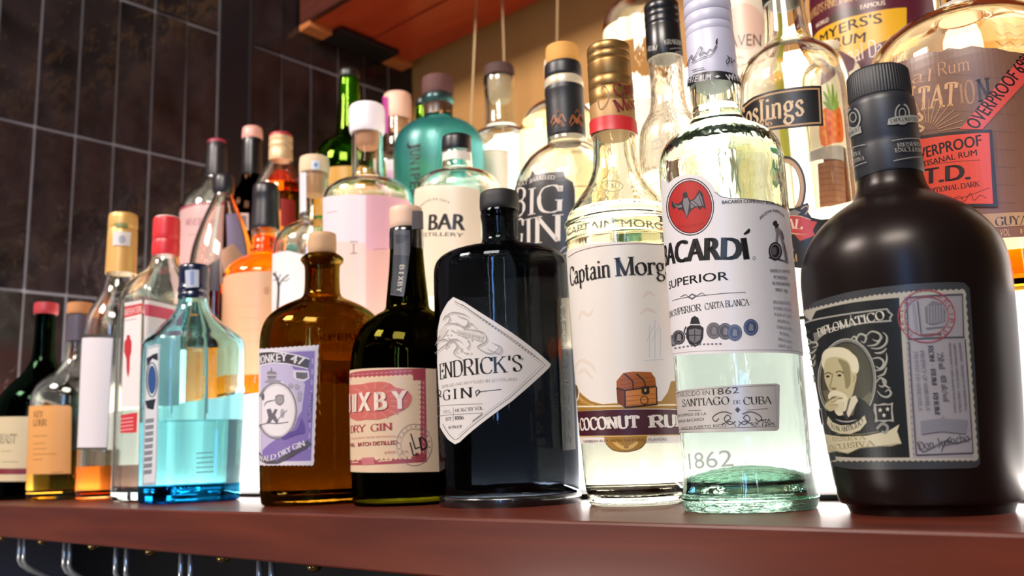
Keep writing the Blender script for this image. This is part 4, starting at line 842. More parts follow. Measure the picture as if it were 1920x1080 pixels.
for k in range(12): L.line([(1265+k*7.6, 650-k*.7+3*abs(k-6)/6), (1269+k*7.6, 649-k*.7+3*abs(k-6)/6)], 2.4, '#77747c')
L.text('BACARDI COMPANY BORN IN CUBA', z3(332, 826)[0], z3(590, 846)[0], 6, INK, 'sans', bold=.03)
L.text('RECETA FAMILIAR', z3(486, 890)[0], z3(585, 884)[0], 5, INK, 'sans', bold=.03, bend=2.4)
mb = Zm(3.375, 1380, 260)    # man rolling a barrel
L.ell(*mb(246, 712)[0], 12.5, 17, '#2e2a2c', 26); L.ring(*mb(246, 712)[0], 9, 13, 1.4, '#a49ea2', 22); L.ell(*mb(238, 712)[0], 5, 8, '#6d666a', 16); L.line(mb(205, 752, 330, 785), 2, '#3a3638')
L.poly(mb(240, 560, 262, 560, 290, 585, 302, 620, 300, 650, 320, 720, 328, 785, 308, 785, 298, 720, 282, 650, 268, 600, 262, 650, 246, 650, 250, 600), '#8f878a'); L.poly(mb(232, 528, 244, 518, 256, 522, 258, 535, 272, 548, 262, 552, 262, 566, 246, 566, 242, 548, 230, 545), '#2e2a2c'); L.line(mb(284, 590, 296, 640), 2.2, '#4a4446'); L.line(mb(300, 660, 318, 775), 1.6, '#4a4446')
for i, t in enumerate(('EXPERTLY CRAFTED', 'BY MAESTROS', 'DE RON BACARDI', 'SINCE 1862', '', 'BACARDI RUM IS', 'IS MADE WITH A', 'BLEND OF LIGHT', 'AND SMOOTH', 'CHARCOAL AND', 'FILTERED', 'FOR A CLEAN', 'LIGHT TASTE')):
    w = len(t)*2.3; x = 1462+i*.9-(0 if i < 4 else 1)
    if t: L.text(t, (x-w/2, 510+i*11.6), (x+w/2, 512+i*11.9), 5.2, '#a59fa5' if i > 3 else '#5d575d', 'sans', bold=.02)
L.done()
L = b.lab('foil_label', .0006); SV = paper('#b9b3ae', .1, .25)
L.poly([('d', -80, 734), (1262, 735), (1456, 719), (1462, 722), (1461, 804), (1456, 808), (1262, 810), ('d', -80, 812)], SV)
L.line([('d', -78, 738), (1266, 738), (1454, 723), (1457, 800), (1266, 806), ('d', -78, 808)], 1, '#5c5854')
L.text('ESTABLECIDO EN', ('d', -74, 745), (1331, 740), 8.5, '#4a4643', 'sans'); L.text('1862', (1337, 741), (1386, 737), 12, '#3a3633', 'sans')
L.text('SANTIAGO', (1280, 763), (1368, 758), 14, '#2e2b29', 'nib', thick=1.6, track=1); L.text('DE', (1375, 758), (1388, 757.5), 7, '#2e2b29', 'nib'); L.text('CUBA', (1394, 759), (1448, 757), 14, '#2e2b29', 'nib', thick=1.6, track=1)
for i, (t, x0, x1) in enumerate((('UNA EMPRESA DE LA', -76, 1325), ('FAMILIA BACARDI', -76, 1320))): L.text(t, ('d', x0, 782+i*11), (x1, 778+i*10.5), 5.5, '#55514d', 'sans')
L.text('MADE IN PUERTO RICO', ('d', -68, 806), (1362, 800), 5.5, '#55514d', 'sans'); L.line([(1290, 770), (1315, 769)], 1, '#77726e'); L.line([(1400, 769), (1440, 766)], 1, '#77726e')
for s in (-1, 1):
    L.line([(1382+s*3, 790), (1382+s*14, 796), (1382+s*24, 786), (1382+s*18, 778), (1382+s*12, 784), (1382+s*20, 790)], 1.8, '#55514d', 4); L.line([(1382+s*10, 776), (1382+s*24, 772), (1382+s*38, 776), (1382+s*46, 784), (1382+s*40, 790), (1382+s*34, 784)], 1.8, '#55514d', 4); L.line([(1382+s*2, 800), (1382+s*12, 790), (1382+s*30, 796)], 1.4, '#55514d', 4)
L.poly([(1378, 768), (1383, 763), (1388, 768), (1383, 774)], '#55514d')
L.text('RUM', (1409, 800), (1422, 799), 9, '#4a4643', 'sans'); L.text('750', (1428, 799), (1445, 797.5), 13, '#3a3633', 'sans'); L.text('ML', (1446, 797.5), (1453, 797), 6, '#3a3633', 'sans')
L.poly([('d', -80, 752), (1268, 770), ('d', -80, 790)], '#5c5854'); L.done('silver foil strip label')
L = b.lab('embossed_lettering', .0005); EMB2 = solid('#b7c4b8', .12, .3, coat=.6)
L.text('1862', (1293, 880), (1376, 874), 32, EMB2, 'sans'); L.text('®', (1395, 872), (1402, 872), 8, EMB2, 'sans'); L.done('raised numerals in the glass')

# 11 dark matt rum bottle
b = Bottle('rum_bottle', 'large dark brown matt rum bottle with black portrait label, nearest at the right end', 1715, 720, .472,
           [(190, 58), (196, 61), (290, 62.5), (330, 63), (352, 66), (366, 73), (376, 80), (384, 96), (396, 118), (412, 142), (430, 161), (452, 178), (478, 191), (505, 197), (540, 199), (600, 198), (760, 190), (870, 182), (915, 178), (940, 174)], 0, base=.93, seg=80, group=SHELFGRP)
m, n, L_, out_ = nodes('frosted_dark_glass'); p = n.new('ShaderNodeBsdfPrincipled'); p.inputs['Base Color'].default_value = (.007, .004, .0035, 1); p.inputs['Roughness'].default_value = .30; p.inputs['Specular IOR Level'].default_value = .22
g = n.new('ShaderNodeBsdfGlass'); g.inputs['Color'].default_value = (.42, .16, .08, 1); g.inputs['Roughness'].default_value = .30
mx = n.new('ShaderNodeMixShader'); mx.inputs[0].default_value = .12; L_.new(p.outputs[0], mx.inputs[1]); L_.new(g.outputs[0], mx.inputs[2]); L_.new(mx.outputs[0], out_.inputs[0])
b.shell(m, .0035, .012); b.liquid(glass((.25, .08, .03), ior=1.36), 420)
b.rev('cap', solid('#1d1d20', .5), [(137, 52), (140, 57), (144, 60), (184, 61.5), (190, 60)], ribs=(64, .03, 143, 186), ch=0)
CAPS = solid('#23242a', .42)
c = b.rev('neck_capsule', CAPS, [(188, 57), (192, 60), (196, 63.5), (205, 64.5), (268, 65.5), (272, 64), (280, 65), (330, 66.5), (334, 65)], ch=0)
L = b.lab('capsule_print', over=(230, 66), parent=c); SVW = '#a9a79f'; zc = Zm(2.25, 1480, 120)
for cx, cy in ((1599, 222), (1692, 214)):
    for a0 in (-60, 120): L.ring(cx, cy, 13, 19, 3, SVW, 16, a0-20, a0+130)
    L.ring(cx, cy-2, 6, 9, 2, SVW, 16); L.line([(cx-4, cy+18), (cx+4, cy+18)], 3, SVW)
L.poly(zc(240, 285, 300, 262, 305, 290, 240, 318), SVW); L.poly(zc(418, 232, 440, 224, 540, 218, 545, 248, 440, 256, 414, 256), SVW)
L.text('DIPLOMATICO', ('d', -78, 258), zc(300, 280)[0], 7, '#23242a', 'nib', thick=1.6); L.text('DIPLOMATICO', zc(428, 250)[0], ('d', 74, 229), 7, '#23242a', 'nib', thick=1.6)
for x0, x1, y0, y1 in ((1575, 1622, 278, 271), (1668, 1728, 262, 262)):
    L.line([(x0+4, y0+2), (x1, y1)], 1.4, SVW); L.line([(x0+7, y0+40), (x1+3, y1+33)], 1.4, SVW)
L.text('RESERVA', ('d', -84, 297), zc(302, 384)[0], 7.5, SVW, 'nib', thick=1.7); L.text('EXCLUSIVA', ('d', -84, 310), zc(318, 404)[0], 7.5, SVW, 'nib', thick=1.7)
L.text('RESERVA', zc(456, 352)[0], ('d', 78, 277), 7.5, SVW, 'nib', thick=1.7); L.text('EXCLUSIVA', zc(446, 374)[0], ('d', 80, 289), 7.5, SVW, 'nib', thick=1.7); L.done('silver crests and lettering on the black neck capsule')

L = b.lab(); zd = Zm(2.25, 1480, 520); BK = '#3f4143'; PAN = '#1c1f20'; SIL = '#a7a59b'; CRM = '#cfc7a6'; GRY = '#9b98a0'
L.poly([('d', -80, 590), (1530, 565), (1600, 546), (1700, 533), (1790, 529), (1808, 530), (1818, 540), (1838, 868), (1832, 876), (1820, 878), (1700, 880), (1600, 880), ('d', -72, 872)], BK)
top = zd(34, 150, 120, 128, 240, 100, 360, 78, 480, 66, 600, 58, 740, 54)
top = [(1497, 586)]+top[1:]
def scal(P, amp, n):
    o = []
    for i in range(n+1):
        t = i/n*(len(P)-1); k = min(int(t), len(P)-2); f = t-k
        x = P[k][0]*(1-f)+P[k+1][0]*f; y = P[k][1]*(1-f)+P[k+1][1]*f; o.append((x, y-(amp if i % 2 else 0)))
    return o
right = [(x+(2.6 if i % 2 else 0), y) for i, (x, y) in enumerate([(1809+ (1833-1809)*k/44, 545+(862-545)*k/44) for k in range(45)])]
bot = [(1831-k*5.2, 862.5+(2.4 if k % 2 else 0)+k*.02) for k in range(1, 54)]
L.poly([('d', -66, 600)]+scal(top, 3, 70)+right+bot+[('d', -62, 862)], '#b8b2a2')
L.poly([('d', -66, 608), (1530, 583), (1600, 567), (1686, 558), (1706, 858), (1600, 858), ('d', -62, 856)], PAN)
L.poly([(1694, 556), (1804, 549), (1825, 858), (1712, 860)], '#a19c9f')
for k in range(26): L.ell(1697.5+k*.62, 562+k*11.6, 1.6, 2, '#7c787e', 8)
# name panel
L.poly([('d', -64, 622), (1504, 606), (1560, 592), (1620, 583), (1664, 578), (1668, 584), (1675, 590), (1670, 597), (1672, 603), (1630, 606), (1560, 617), (1508, 631), ('d', -64, 646)], SIL)
L.poly([('d', -63, 625), (1505, 609), (1560, 595), (1620, 586), (1662, 581), (1665, 586), (1671, 590), (1667, 596), (1668, 600), (1630, 603), (1560, 614), (1509, 628), ('d', -63, 643)], PAN)
L.text('DIPLOMÁTICO', ('d', -57, 632), (1660, 598), 15.5, '#d9d5c6', 'nib', thick=1.7, thin=.6)
# portrait oval
cx, cy = zd(243, 435)[0]
L.ell(cx, cy, 55, 79, SIL, 40); L.ell(cx, cy, 52.5, 76, '#2b2d2c', 40); L.ring(cx, cy, 50.5, 74, 2, '#8a887e', 40); L.ell(cx, cy, 47.5, 70, '#4a4838', 40)
L.poly(zd(140, 480, 200, 470, 300, 520, 345, 480, 346, 520, 320, 560, 285, 592, 243, 594, 200, 580, 160, 540), '#6b6750')
SK = '#c2b78e'; SH = '#8f8660'; HR = '#ded7b8'; SU = '#1a1b1b'
L.poly(zd(150, 535, 180, 525, 200, 560, 240, 592, 270, 580, 290, 505, 318, 520, 345, 548, 325, 580, 290, 600, 230, 606, 190, 596, 160, 570), SU); L.poly(zd(262, 505, 280, 498, 290, 520, 268, 560, 252, 590, 240, 585), '#d6d0b8')
L.poly(zd(146, 330, 160, 305, 200, 295, 250, 305, 275, 340, 285, 380, 282, 420, 276, 460, 262, 505, 230, 520, 190, 500, 165, 470, 150, 430, 148, 400, 140, 370), SK, 3)
L.poly(zd(138, 370, 138, 330, 156, 304, 190, 295, 230, 298, 262, 318, 285, 340, 294, 375, 290, 400, 276, 408, 262, 392, 258, 370, 236, 345, 200, 336, 165, 340, 150, 360, 148, 385), HR, 3)
L.poly(zd(262, 410, 280, 402, 284, 425, 276, 452, 264, 448), SK, 3); L.line(zd(268, 415, 276, 420, 270, 442), 1.4, SH, 3)
L.poly(zd(206, 345, 246, 360, 258, 400, 258, 450, 240, 470, 232, 420, 222, 380), SH, 3)
L.line(zd(150, 408, 168, 402, 178, 410), 2.4, '#6d6444', 3); L.line(zd(196, 402, 214, 396, 232, 406), 2.6, '#6d6444', 3); L.ell(*zd(163, 418)[0], 3.6, 2.2, '#2a271d', 12); L.ell(*zd(212, 414)[0], 4, 2.3, '#2a271d', 12)
L.line(zd(184, 405, 178, 440, 172, 462, 186, 472, 200, 466), 2.2, SH, 3); L.ell(*zd(188, 470)[0], 4, 2.4, '#7d7450', 10)
L.poly(zd(164, 500, 172, 484, 188, 478, 206, 480, 224, 486, 242, 500, 250, 520, 240, 518, 220, 505, 200, 500, 180, 505, 168, 515), HR, 3)
L.poly(zd(180, 515, 215, 508, 245, 518, 240, 555, 225, 580, 205, 582, 190, 560), HR, 3); L.line(zd(182, 510, 205, 512, 226, 510), 2, '#6d6444', 3)
for k in range(5): L.line(zd(190+k*10, 525, 196+k*7, 565), 1, '#b5ac88')
L.poly(zd(150, 540, 170, 520, 196, 508, 206, 516, 190, 530, 210, 538, 196, 556, 170, 565), SK, 3); L.line(zd(176, 528, 200, 520), 1.2, SH); L.line(zd(172, 540, 204, 538), 1.2, SH); L.line(zd(232, 565, 246, 600), 6, '#3a3a36')
# scrollwork
for p in ((262, 262, 275, 250, 285, 262, 272, 272), (300, 285, 285, 262, 300, 240, 325, 250, 318, 275, 304, 270), (320, 255, 345, 230, 375, 235, 390, 255, 372, 270, 352, 262), (330, 290, 365, 285, 385, 262, 382, 240), (345, 300, 380, 300, 408, 280, 412, 250, 395, 232), (360, 320, 390, 318, 412, 300), (350, 345, 380, 340, 400, 360, 385, 385, 365, 375), (362, 395, 395, 385, 412, 350, 410, 320), (372, 420, 400, 408, 412, 380), (368, 445, 385, 425, 408, 440, 395, 462, 378, 455), (372, 480, 390, 500, 415, 505, 430, 490, 420, 475, 405, 485), (392, 430, 405, 455, 428, 470), (75, 300, 90, 278, 115, 275, 120, 290, 100, 298), (80, 320, 100, 318, 118, 300), (82, 345, 100, 345, 112, 325), (88, 375, 104, 372, 112, 350), (94, 410, 106, 420, 104, 445, 92, 440), (100, 470, 110, 490, 104, 510)):
    L.line(zd(*p), 4.2, '#8f9088', 4, True); L.line([(x-.8, y-.8) for x, y in zd(*p)], 1.5, '#c6c4b4', 4, True)
L.poly(zd(358, 532, 375, 538, 398, 530, 420, 534, 438, 528, 436, 560, 440, 590, 442, 610, 420, 606, 400, 612, 380, 606, 362, 612, 364, 585, 356, 560), SIL); L.poly(zd(366, 542, 398, 540, 430, 538, 430, 575, 432, 600, 400, 602, 372, 602, 370, 575), PAN)
for x, y in ((384, 560), (415, 556), (400, 582)):
    q = zd(x, y)[0]; L.poly([(q[0]+(4.6 if k % 2 == 0 else 1.9)*sin(pi*k/5), q[1]-(5 if k % 2 == 0 else 2)*cos(pi*k/5)) for k in range(10)], '#d9d5c6')
L.poly(zd(118, 555, 138, 552, 144, 600, 150, 622, 130, 622, 122, 590), SIL); L.poly(zd(122, 562, 134, 560, 140, 600, 142, 614, 130, 614, 126, 590), PAN)
L.poly(zd(165, 585, 185, 612, 220, 625, 260, 622, 295, 606, 318, 582, 328, 612, 300, 645, 262, 660, 220, 660, 180, 645, 160, 615), CRM)
L.text('RON ANTIGUO', zd(180, 634)[0], zd(314, 616)[0], 10, PAN, 'nib', thick=1.7, bend=-1.1)
L.poly(zd(150, 660, 230, 672, 330, 668, 420, 648, 465, 620, 455, 650, 474, 702, 430, 712, 360, 715, 300, 722, 250, 745, 200, 735, 165, 745, 158, 700), CRM); L.line(zd(370, 640, 392, 618, 415, 630, 408, 655, 390, 650), 5, '#8f9088', 4); L.line(zd(200, 660, 300, 662, 380, 650), 2, '#77735c', 4); L.line(zd(165, 742, 200, 733, 250, 742, 300, 720, 370, 714, 470, 702), 1.6, '#77735c', 3)
L.text('RESERVA', zd(186, 692)[0], zd(326, 684)[0], 8, '#8a7c48', 'nib', thick=1.5, track=2); L.text('EXCLUSIVA', zd(172, 732)[0], zd(366, 710)[0], 10, '#8a7c48', 'nib', thick=1.6, track=1.4)
# right panel
DK = '#4a484e'
for p in ((1700, 558, 1804, 552), (1804, 552, 1806, 632), (1700, 558, 1703, 636), (1702, 636, 1808, 632), (1704, 640, 1718, 853), (1718, 853, 1824, 849), (1809, 636, 1824, 849)): L.line([(p[0], p[1]), (p[2], p[3])], 2.2, DK)
L.poly(zd(570, 128, 605, 98, 640, 110, 658, 140, 655, 185, 600, 200, 575, 190), '#77757c'); 
for k in range(6): L.line(zd(585+k*12, 120, 588+k*12, 195), 1.2, '#a9a6ac')
L.line(zd(575, 215, 655, 208), 2.4, '#77757c'); L.line(zd(520, 105, 535, 235), 4, '#8d8a92'); L.line(zd(540, 100, 556, 242, 640, 238), 2.4, DK)
L.ring(1737, 593, 53, 49, 1.8, '#a8444a', 40); L.ring(1737, 593, 41, 37, 1.5, '#a8444a', 36)
for k, ch in enumerate('RECIBIDO'):
    a = rad(-58+k*17); x, y = 1737+46.5*cos(a), 593+42.5*sin(a); tx, ty = -sin(a)*4, cos(a)*4
    L.text(ch, (x-tx-2.5*cos(a), y-ty-2.5*sin(a)), (x+tx-2.5*cos(a), y+ty-2.5*sin(a)), 8, '#a8444a', 'nib', thick=1.3)
for k, ch in enumerate('CARACAS'):
    a = rad(130+k*17); x, y = 1737+46.5*cos(a), 593+42.5*sin(a); tx, ty = -sin(a)*4, cos(a)*4
    L.text(ch, (x-tx-2.5*cos(a), y-ty-2.5*sin(a)), (x+tx-2.5*cos(a), y+ty-2.5*sin(a)), 8, '#a8444a', 'nib', thick=1.3)
for t, x, y0, x1, y1, h, m in (('PRODUIT DU VENEZUELA', 524, 312, 545, 562, 6, '#8b878e'), ('PRODUCT OF VENEZUELA', 550, 308, 577, 562, 6.4, '#7b777e'), ('RON - RUM - RHUM', 584, 288, 614, 578, 8.5, '#4a474e'), ('750 ml - 40% alc/vol.', 622, 318, 650, 528, 10, '#5a575e'), ('PRODUCIDO Y ENVASADO POR DUSA', 670, 275, 694, 572, 4, '#6b676e'), ('DESTILERIAS UNIDAS S.A. VENEZUELA', 690, 280, 716, 568, 4, '#6b676e'), ('IMPORTED - PRODUCT OF VENEZUELA', 712, 275, 740, 562, 4, '#6b676e')):
    L.text(t, zd(x, y0)[0], zd(x1, y1)[0], h, m, 'nib', thick=1.7, thin=.8)
L.poly(zd(552, 606, 640, 594, 752, 602, 742, 660, 640, 650, 556, 662), '#86848c'); L.ell(*zd(648, 598)[0], 3, 6, '#86848c', 10)
L.text('Don Juancho', zd(548, 728)[0], zd(760, 690)[0], 15, '#3a383e', 'nib', thick=1.1, thin=.5, serif=False, track=.2); L.line(zd(548, 700, 560, 735, 600, 720, 660, 690, 700, 700, 765, 680), 1.5, '#3a383e', 4); L.line(zd(640, 735, 660, 690, 680, 672), 1.5, '#3a383e', 3)
L.done('black and silver portrait label with stamp edge')
# ================================================================== bottles on the lower lit step
WHT = '#f0e6dd'
# amber whiskey with peach label
b = Bottle('whiskey_bottle', 'amber whiskey bottle with black capsule and peach label, standing behind the blue bottle', 497, 480, .656,
           [(352, 23), (428, 25), (440, 26), (452, 25), (458, 28), (463, 25.5), (470, 29), (476, 26), (482, 36), (490, 52), (500, 66), (512, 75), (524, 78), (600, 78), (700, 79)], S1, group=MIDGRP)
b.shell(CLEARW, .003, .008); b.liquid(glass((.95, .46, .07), ior=1.36), 446)
BKC = solid('#241f24', .35)
b.rev('neck_capsule', BKC, [(346, 20), (350, 24), (368, 25.5), (371, 24.5), (420, 27.5), (429, 28), (432, 27)])
L = b.lab(); L.grid([('d', -84, 522), ('d', 80, 522), ('d', 80, 708), ('d', -84, 708)], '#eebf98')
for k in range(4): L.line([(440+k*6, 575+k*22), (488, 574+k*22)], 1.4, '#dcae88')
L.ell(500, 545, 6, 8, '#d9a07c', 14); L.done()
# decanter-like rye, conical
b = Bottle('whiskey_bottle', 'cone-shaped clear bottle with dark cap and violet label, left of the black-capsuled amber bottle', 418, 420, .662,
           [(345, 16), (366, 17), (375, 21), (400, 33), (430, 45), (460, 55), (490, 61), (530, 64), (600, 65)], S1, group=MIDGRP)
b.shell(CLEARW, .003, .008); b.liquid(glass((.95, .42, .05), ior=1.36), 545)
b.rev('cap', BKC, [(330, 17), (334, 20), (362, 20.5), (366, 17)])
L = b.lab(); L.poly([(424, 402), (444, 400), (456, 445), (462, 488), (440, 500), (426, 470)], '#a294b4', 0); L.poly([(414, 470), (436, 456), (462, 488), (462, 520), (420, 522)], '#dcae90'); L.poly([(386, 500), (412, 484), (414, 545), (384, 545)], '#38241d'); L.done()
# clear bottle with glass stopper and tree label
b = Bottle('gin_bottle', 'clear bottle with pale cork stopper and white label showing a bare black tree', 589, 450, .655,
           [(326, 27), (410, 28), (416, 31), (424, 47), (434, 62), (446, 71), (462, 77), (500, 79), (700, 80)], S1, group=MIDGRP)
b.shell(CLEARW, .003, .008)
c = b.rev('stopper', cork('#e3c5a4'), [(296, 24), (298, 28), (324, 29), (327, 28)]); b.rev('cork', cork('#e8b78a'), [(327, 23), (362, 22), (368, 18)])
L = b.lab('tax_strip', .0008); L.poly([(561, 324), (574, 323), (574, 398), (562, 403)], '#efe9f0'); L.poly([(562, 400), (574, 396), (574, 403), (563, 408)], '#3a363a'); L.done('white paper strip on the neck')
L = b.lab('stopper_seal', over=(310, 30), parent=c); L.poly([(584, 301), (600, 301), (600, 318), (584, 318)], '#d6e2f2'); L.ell(592, 309, 3.6, 4, '#7b9ccd', 12); L.done('blue dot seal')
L = b.lab(); L.poly([('d', -78, 478), (540, 470), (572, 478), (600, 470), ('d', 50, 470), ('d', 50, 640), ('d', -78, 640)], '#f3eff2')
TR = '#3a3338'
L.line([(520, 580), (522, 540), (519, 522), (512, 512)], 4.4, TR, 4); L.line([(521, 545), (527, 527), (541, 515)], 2.6, TR, 4); L.line([(528, 526), (536, 527), (542, 522)], 1.6, TR); L.line([(520, 528), (526, 514)], 1.8, TR); L.line([(519, 524), (512, 526)], 1.6, TR); L.line([(516, 518), (517, 508)], 1.3, TR); L.done()
# big pale pink gin
b = Bottle('gin_bottle', 'broad clear bottle with white stopper, white and pink label, standing behind the olive bottle', 690, 420, .635,
           [(250, 29), (270, 29.5), (334, 30), (340, 36), (344, 52), (350, 68), (358, 78), (368, 83), (385, 85), (600, 86)], S1, group=MIDGRP)
b.shell(CLEARW, .003, .008); b.liquid(glass((1, .84, .82), ior=1.36), 440)
b.rev('stopper', solid('#e9dde2', .4), [(199, 28), (202, 33), (210, 34), (246, 34), (252, 31)]); b.rev('cork', cork('#ebb592'), [(250, 22), (274, 21), (279, 17)])
L = b.lab(); L.poly([('d', -80, 372), (640, 366), (686, 365), (686, 456), ('d', -76, 456)], '#efe2ea'); L.poly([(686, 365), (730, 368), ('d', 72, 380), ('d', 70, 470), (686, 470)], '#eeb6c6')
L.poly([('d', -76, 456), (686, 456), (686, 640), ('d', -70, 640)], '#f3d6cc'); L.poly([(686, 470), ('d', 70, 470), ('d', 66, 640), (686, 640)], '#f1bdb4'); L.line([(612, 400), (632, 396)], 1.4, '#b9a0ac'); L.line([(656, 453), (663, 459), (671, 453), (656, 453)], 1.6, '#5f4a4e'); L.line([(663, 459), (663, 474)], 1.6, '#5f4a4e'); L.line([(657, 475), (670, 475)], 1.6, '#5f4a4e'); L.line([(700, 468), (726, 466)], 2, '#cf8a96'); L.done()  # lower peach and pink fields: the bottle's glow painted as label
# cream BAR bottle
b = Bottle('gin_bottle', 'cream-labelled bottle with black cap, left of the black apothecary bottle', 860, 400, .622,
           [(282, 25), (290, 28), (316, 28.5), (322, 34), (326, 48), (332, 62), (340, 72), (352, 79), (366, 82), (390, 83), (600, 84)], S1, group=MIDGRP)
b.shell(CLEARW, .003, .008)
b.rev('cap', solid('#161417', .35), [(257, 25), (259, 28), (283, 28.5), (286, 27.5)])
L = b.lab('neck_label', .0006); L.grid([('d', -70, 287), ('d', 60, 287), ('d', 60, 303), ('d', -70, 303)], WHT); L.done()
L = b.lab(); L.grid([('d', -80, 356), ('d', 28, 356), ('d', 28, 560), ('d', -80, 560)], '#f1dfc8')
L.text('BAR', (804, 432), (871, 432), 31, '#2e2826', 'sans', bold=.05); L.text('DISTILLERY', ('d', -62, 446), (868, 445), 7.5, '#4a423e', 'sans', bold=.03); L.text('PREMIUM GIN', (787, 392), (842, 382), 5, '#6d635c', 'sans', bend=1.8); L.done()
# black-labelled gin
b = Bottle('gin_bottle', 'round-shouldered bottle with orange cork and large black label, behind the clear rum bottle', 1066, 330, .632,
           [(132, 31), (150, 34), (160, 35), (252, 36), (272, 37), (280, 50), (292, 68), (308, 83), (326, 94), (345, 101), (370, 105), (420, 106), (700, 106)], S1, group=MIDGRP)
b.shell(CLEARW, .003, .008); b.liquid(glass((.99, .94, .84), ior=1.36), 400)
b.rev('cork_stopper', cork('#dfa04e'), [(89, 27), (91, 31), (122, 32), (128, 30), (160, 28)])
b.rev('stopper_band', solid('#1a1a1c', .4), [(123, 33), (125, 34.5), (150, 35.5), (152, 33)]); b.rev('lip_ring', solid('#d9c8ac', .25, .3), [(150, 34), (153, 36.5), (165, 37), (168, 36)])
c = b.rev('neck_capsule', solid('#1d1c1f', .42), [(166, 36), (170, 36.5), (176, 37.2), (180, 36.2), (255, 36.8), (262, 36)])
L = b.lab('capsule_print', over=(225, 37), parent=c); CO = '#b46a3c'
for cx in (1047, 1082):
    L.line([(cx-14, 232), (cx-8, 216), (cx, 226), (cx+6, 214), (cx+14, 228)], 2.4, CO, 4); L.line([(cx-12, 236), (cx, 222), (cx+12, 236)], 2, CO); L.line([(cx-10, 220), (cx+10, 238)], 1.6, CO); L.ell(cx, 227, 4, 5, CO, 10); L.line([(cx-4, 212), (cx, 205), (cx+4, 211)], 1.4, CO)
L.done('copper deer emblem')
L = b.lab(); BLK = '#2b2a2d'
edge = [('d', -78, 352), (970, 345), (985, 338), (994, 330), (998, 319), (1004, 327), (1050, 321), (1058, 321), (1061, 332), (1074, 340), (1078, 356), (1080, 480), ('d', 8, 520), ('d', -76, 520)]
L.poly(edge, BLK); L.line([(985, 338), (994, 330), (998, 319), (1004, 327), (1056, 321), (1060, 333), (1074, 341), (1078, 356), (1080, 470)], 1.8, '#d9cdc0')
TW = '#ece2d8'
L.text('PEAT', ('d', -66, 352), (989, 345), 8, TW, 'sans', bold=.02); L.text('BARRELED', (993, 344), (1040, 337), 8.5, TW, 'sans', bold=.02, bend=.3)
L.text('B', ('d', -76, 404), (983, 405), 50, TW, 'nib', thick=1.5); L.text('IG', (990, 404), (1055, 397), 50, TW, 'nib', thick=1.35, thin=.35)
L.text('G', ('d', -76, 462), (979, 462), 50, TW, 'nib', thick=1.5); L.text('IN', (985, 461), (1056, 452), 50, TW, 'nib', thick=1.35, thin=.35)
for p in (((1048, 476), (1056, 466), (1066, 462), (1062, 474), (1050, 478)), ((1036, 480), (1044, 470), (1052, 474)), ((1060, 484), (1070, 474), (1076, 478))): L.line(p, 2, '#b9b0a8', 4)
L.done()
# black-capped clear rum, mostly hidden
b = Bottle('rum_bottle', 'clear embossed bottle with black screw cap, just left of the white screw cap', 1253, 190, .625,
           [(14, 30), (108, 32), (150, 32), (190, 33), (210, 37), (222, 45), (236, 54), (252, 60), (280, 63), (330, 65), (600, 66)], S1, group=MIDGRP)
b.shell(glass((.98, .97, .94), bump=.06, scale=40), .003, .008); b.liquid(glass((.99, .97, .93), ior=1.36), 330)
BC = solid('#161517', .28)
c = b.rev('screw_cap', BC, [(9, 29), (12, 32.5), (24, 33), (27, 31.5), (30, 33.5), (38, 33.5), (41, 32), (44, 33.5), (50, 33.5), (53, 32), (56, 33.5), (108, 34.5), (113, 33.5)], ch=0)
L = b.lab('cap_print', over=(90, 35), parent=c); L.text('RUM', ('d', -60, 97), (1231, 94), 9, '#cfcac4', 'nib', thick=1.6); L.text('KRAKEN', (1246, 84), ('d', 62, 86), 9, '#cfcac4', 'nib', thick=1.6); L.line([(1256, 92), (1278, 91)], 2, '#8a8684'); L.line([(1266, 98), (1278, 97)], 2.6, '#8a8684'); L.done('white print on the black cap')
L = b.lab('embossed_lettering', .0003); EM3 = solid('#9c988c', .2, coat=.4)
L.line([(1222, 268), (1236, 260), (1242, 268)], 1.6, EM3); L.line([(1222, 282), (1240, 274)], 1.4, EM3); L.line([(1252, 285), (1256, 268), (1262, 282), (1270, 264)], 1.6, EM3); L.text('750 ML', (1210, 320), (1232, 316), 5, '#57504a', 'sans'); L.text('94.4', (1212, 330), (1230, 327), 6, '#57504a', 'sans'); L.done()
# clear rum with black oval name label
b = Bottle('rum_bottle', 'clear round bottle with curved black and gold name label and red crest', 1493, 230, .640,
           [(-30, 38), (14, 39), (60, 42), (84, 46), (92, 55), (102, 72), (114, 86), (130, 97), (150, 104), (175, 108), (240, 110), (600, 111)], S1, group=MIDGRP)
b.shell(glass((.985, .98, .95)), .003, .008); b.liquid(glass((.97, .97, .86), ior=1.36), 560)
b.rev('cap', BC, [(-70, 38), (-66, 41), (-2, 41.5), (4, 41.5), (9, 40)])
L = b.lab('name_label'); GO = '#c9a070'
L.poly([('d', -80, 224), (1393, 197), (1412, 182), (1440, 172), (1480, 165), (1540, 161), (1544, 236), (1490, 240), (1445, 245), (1410, 256), ('d', -72, 282)], '#1c1a1c'); L.poly([('d', -79, 229), (1394, 201), (1413, 186), (1441, 176), (1481, 169), (1537, 165), (1540, 232), (1489, 236), (1444, 241), (1409, 252), ('d', -71, 277)], GO); L.poly([('d', -78, 232), (1395, 204), (1414, 189), (1442, 179), (1482, 172), (1534, 168), (1537, 229), (1488, 233), (1443, 238), (1408, 249), ('d', -70, 274)], '#1c1a1c')
L.text('Goslings', ('d', -72, 248), (1508, 216), 41, '#e8c79b', 'nib', thick=1.9, thin=.8, track=1.1); L.text('SINCE', ('d', -52, 252), (1412, 241), 8, GO, 'nib', thick=1.8); L.text('1806', (1415, 241), (1448, 235), 9, GO, 'nib', thick=2.2); L.done()
L = b.lab('crest_label')
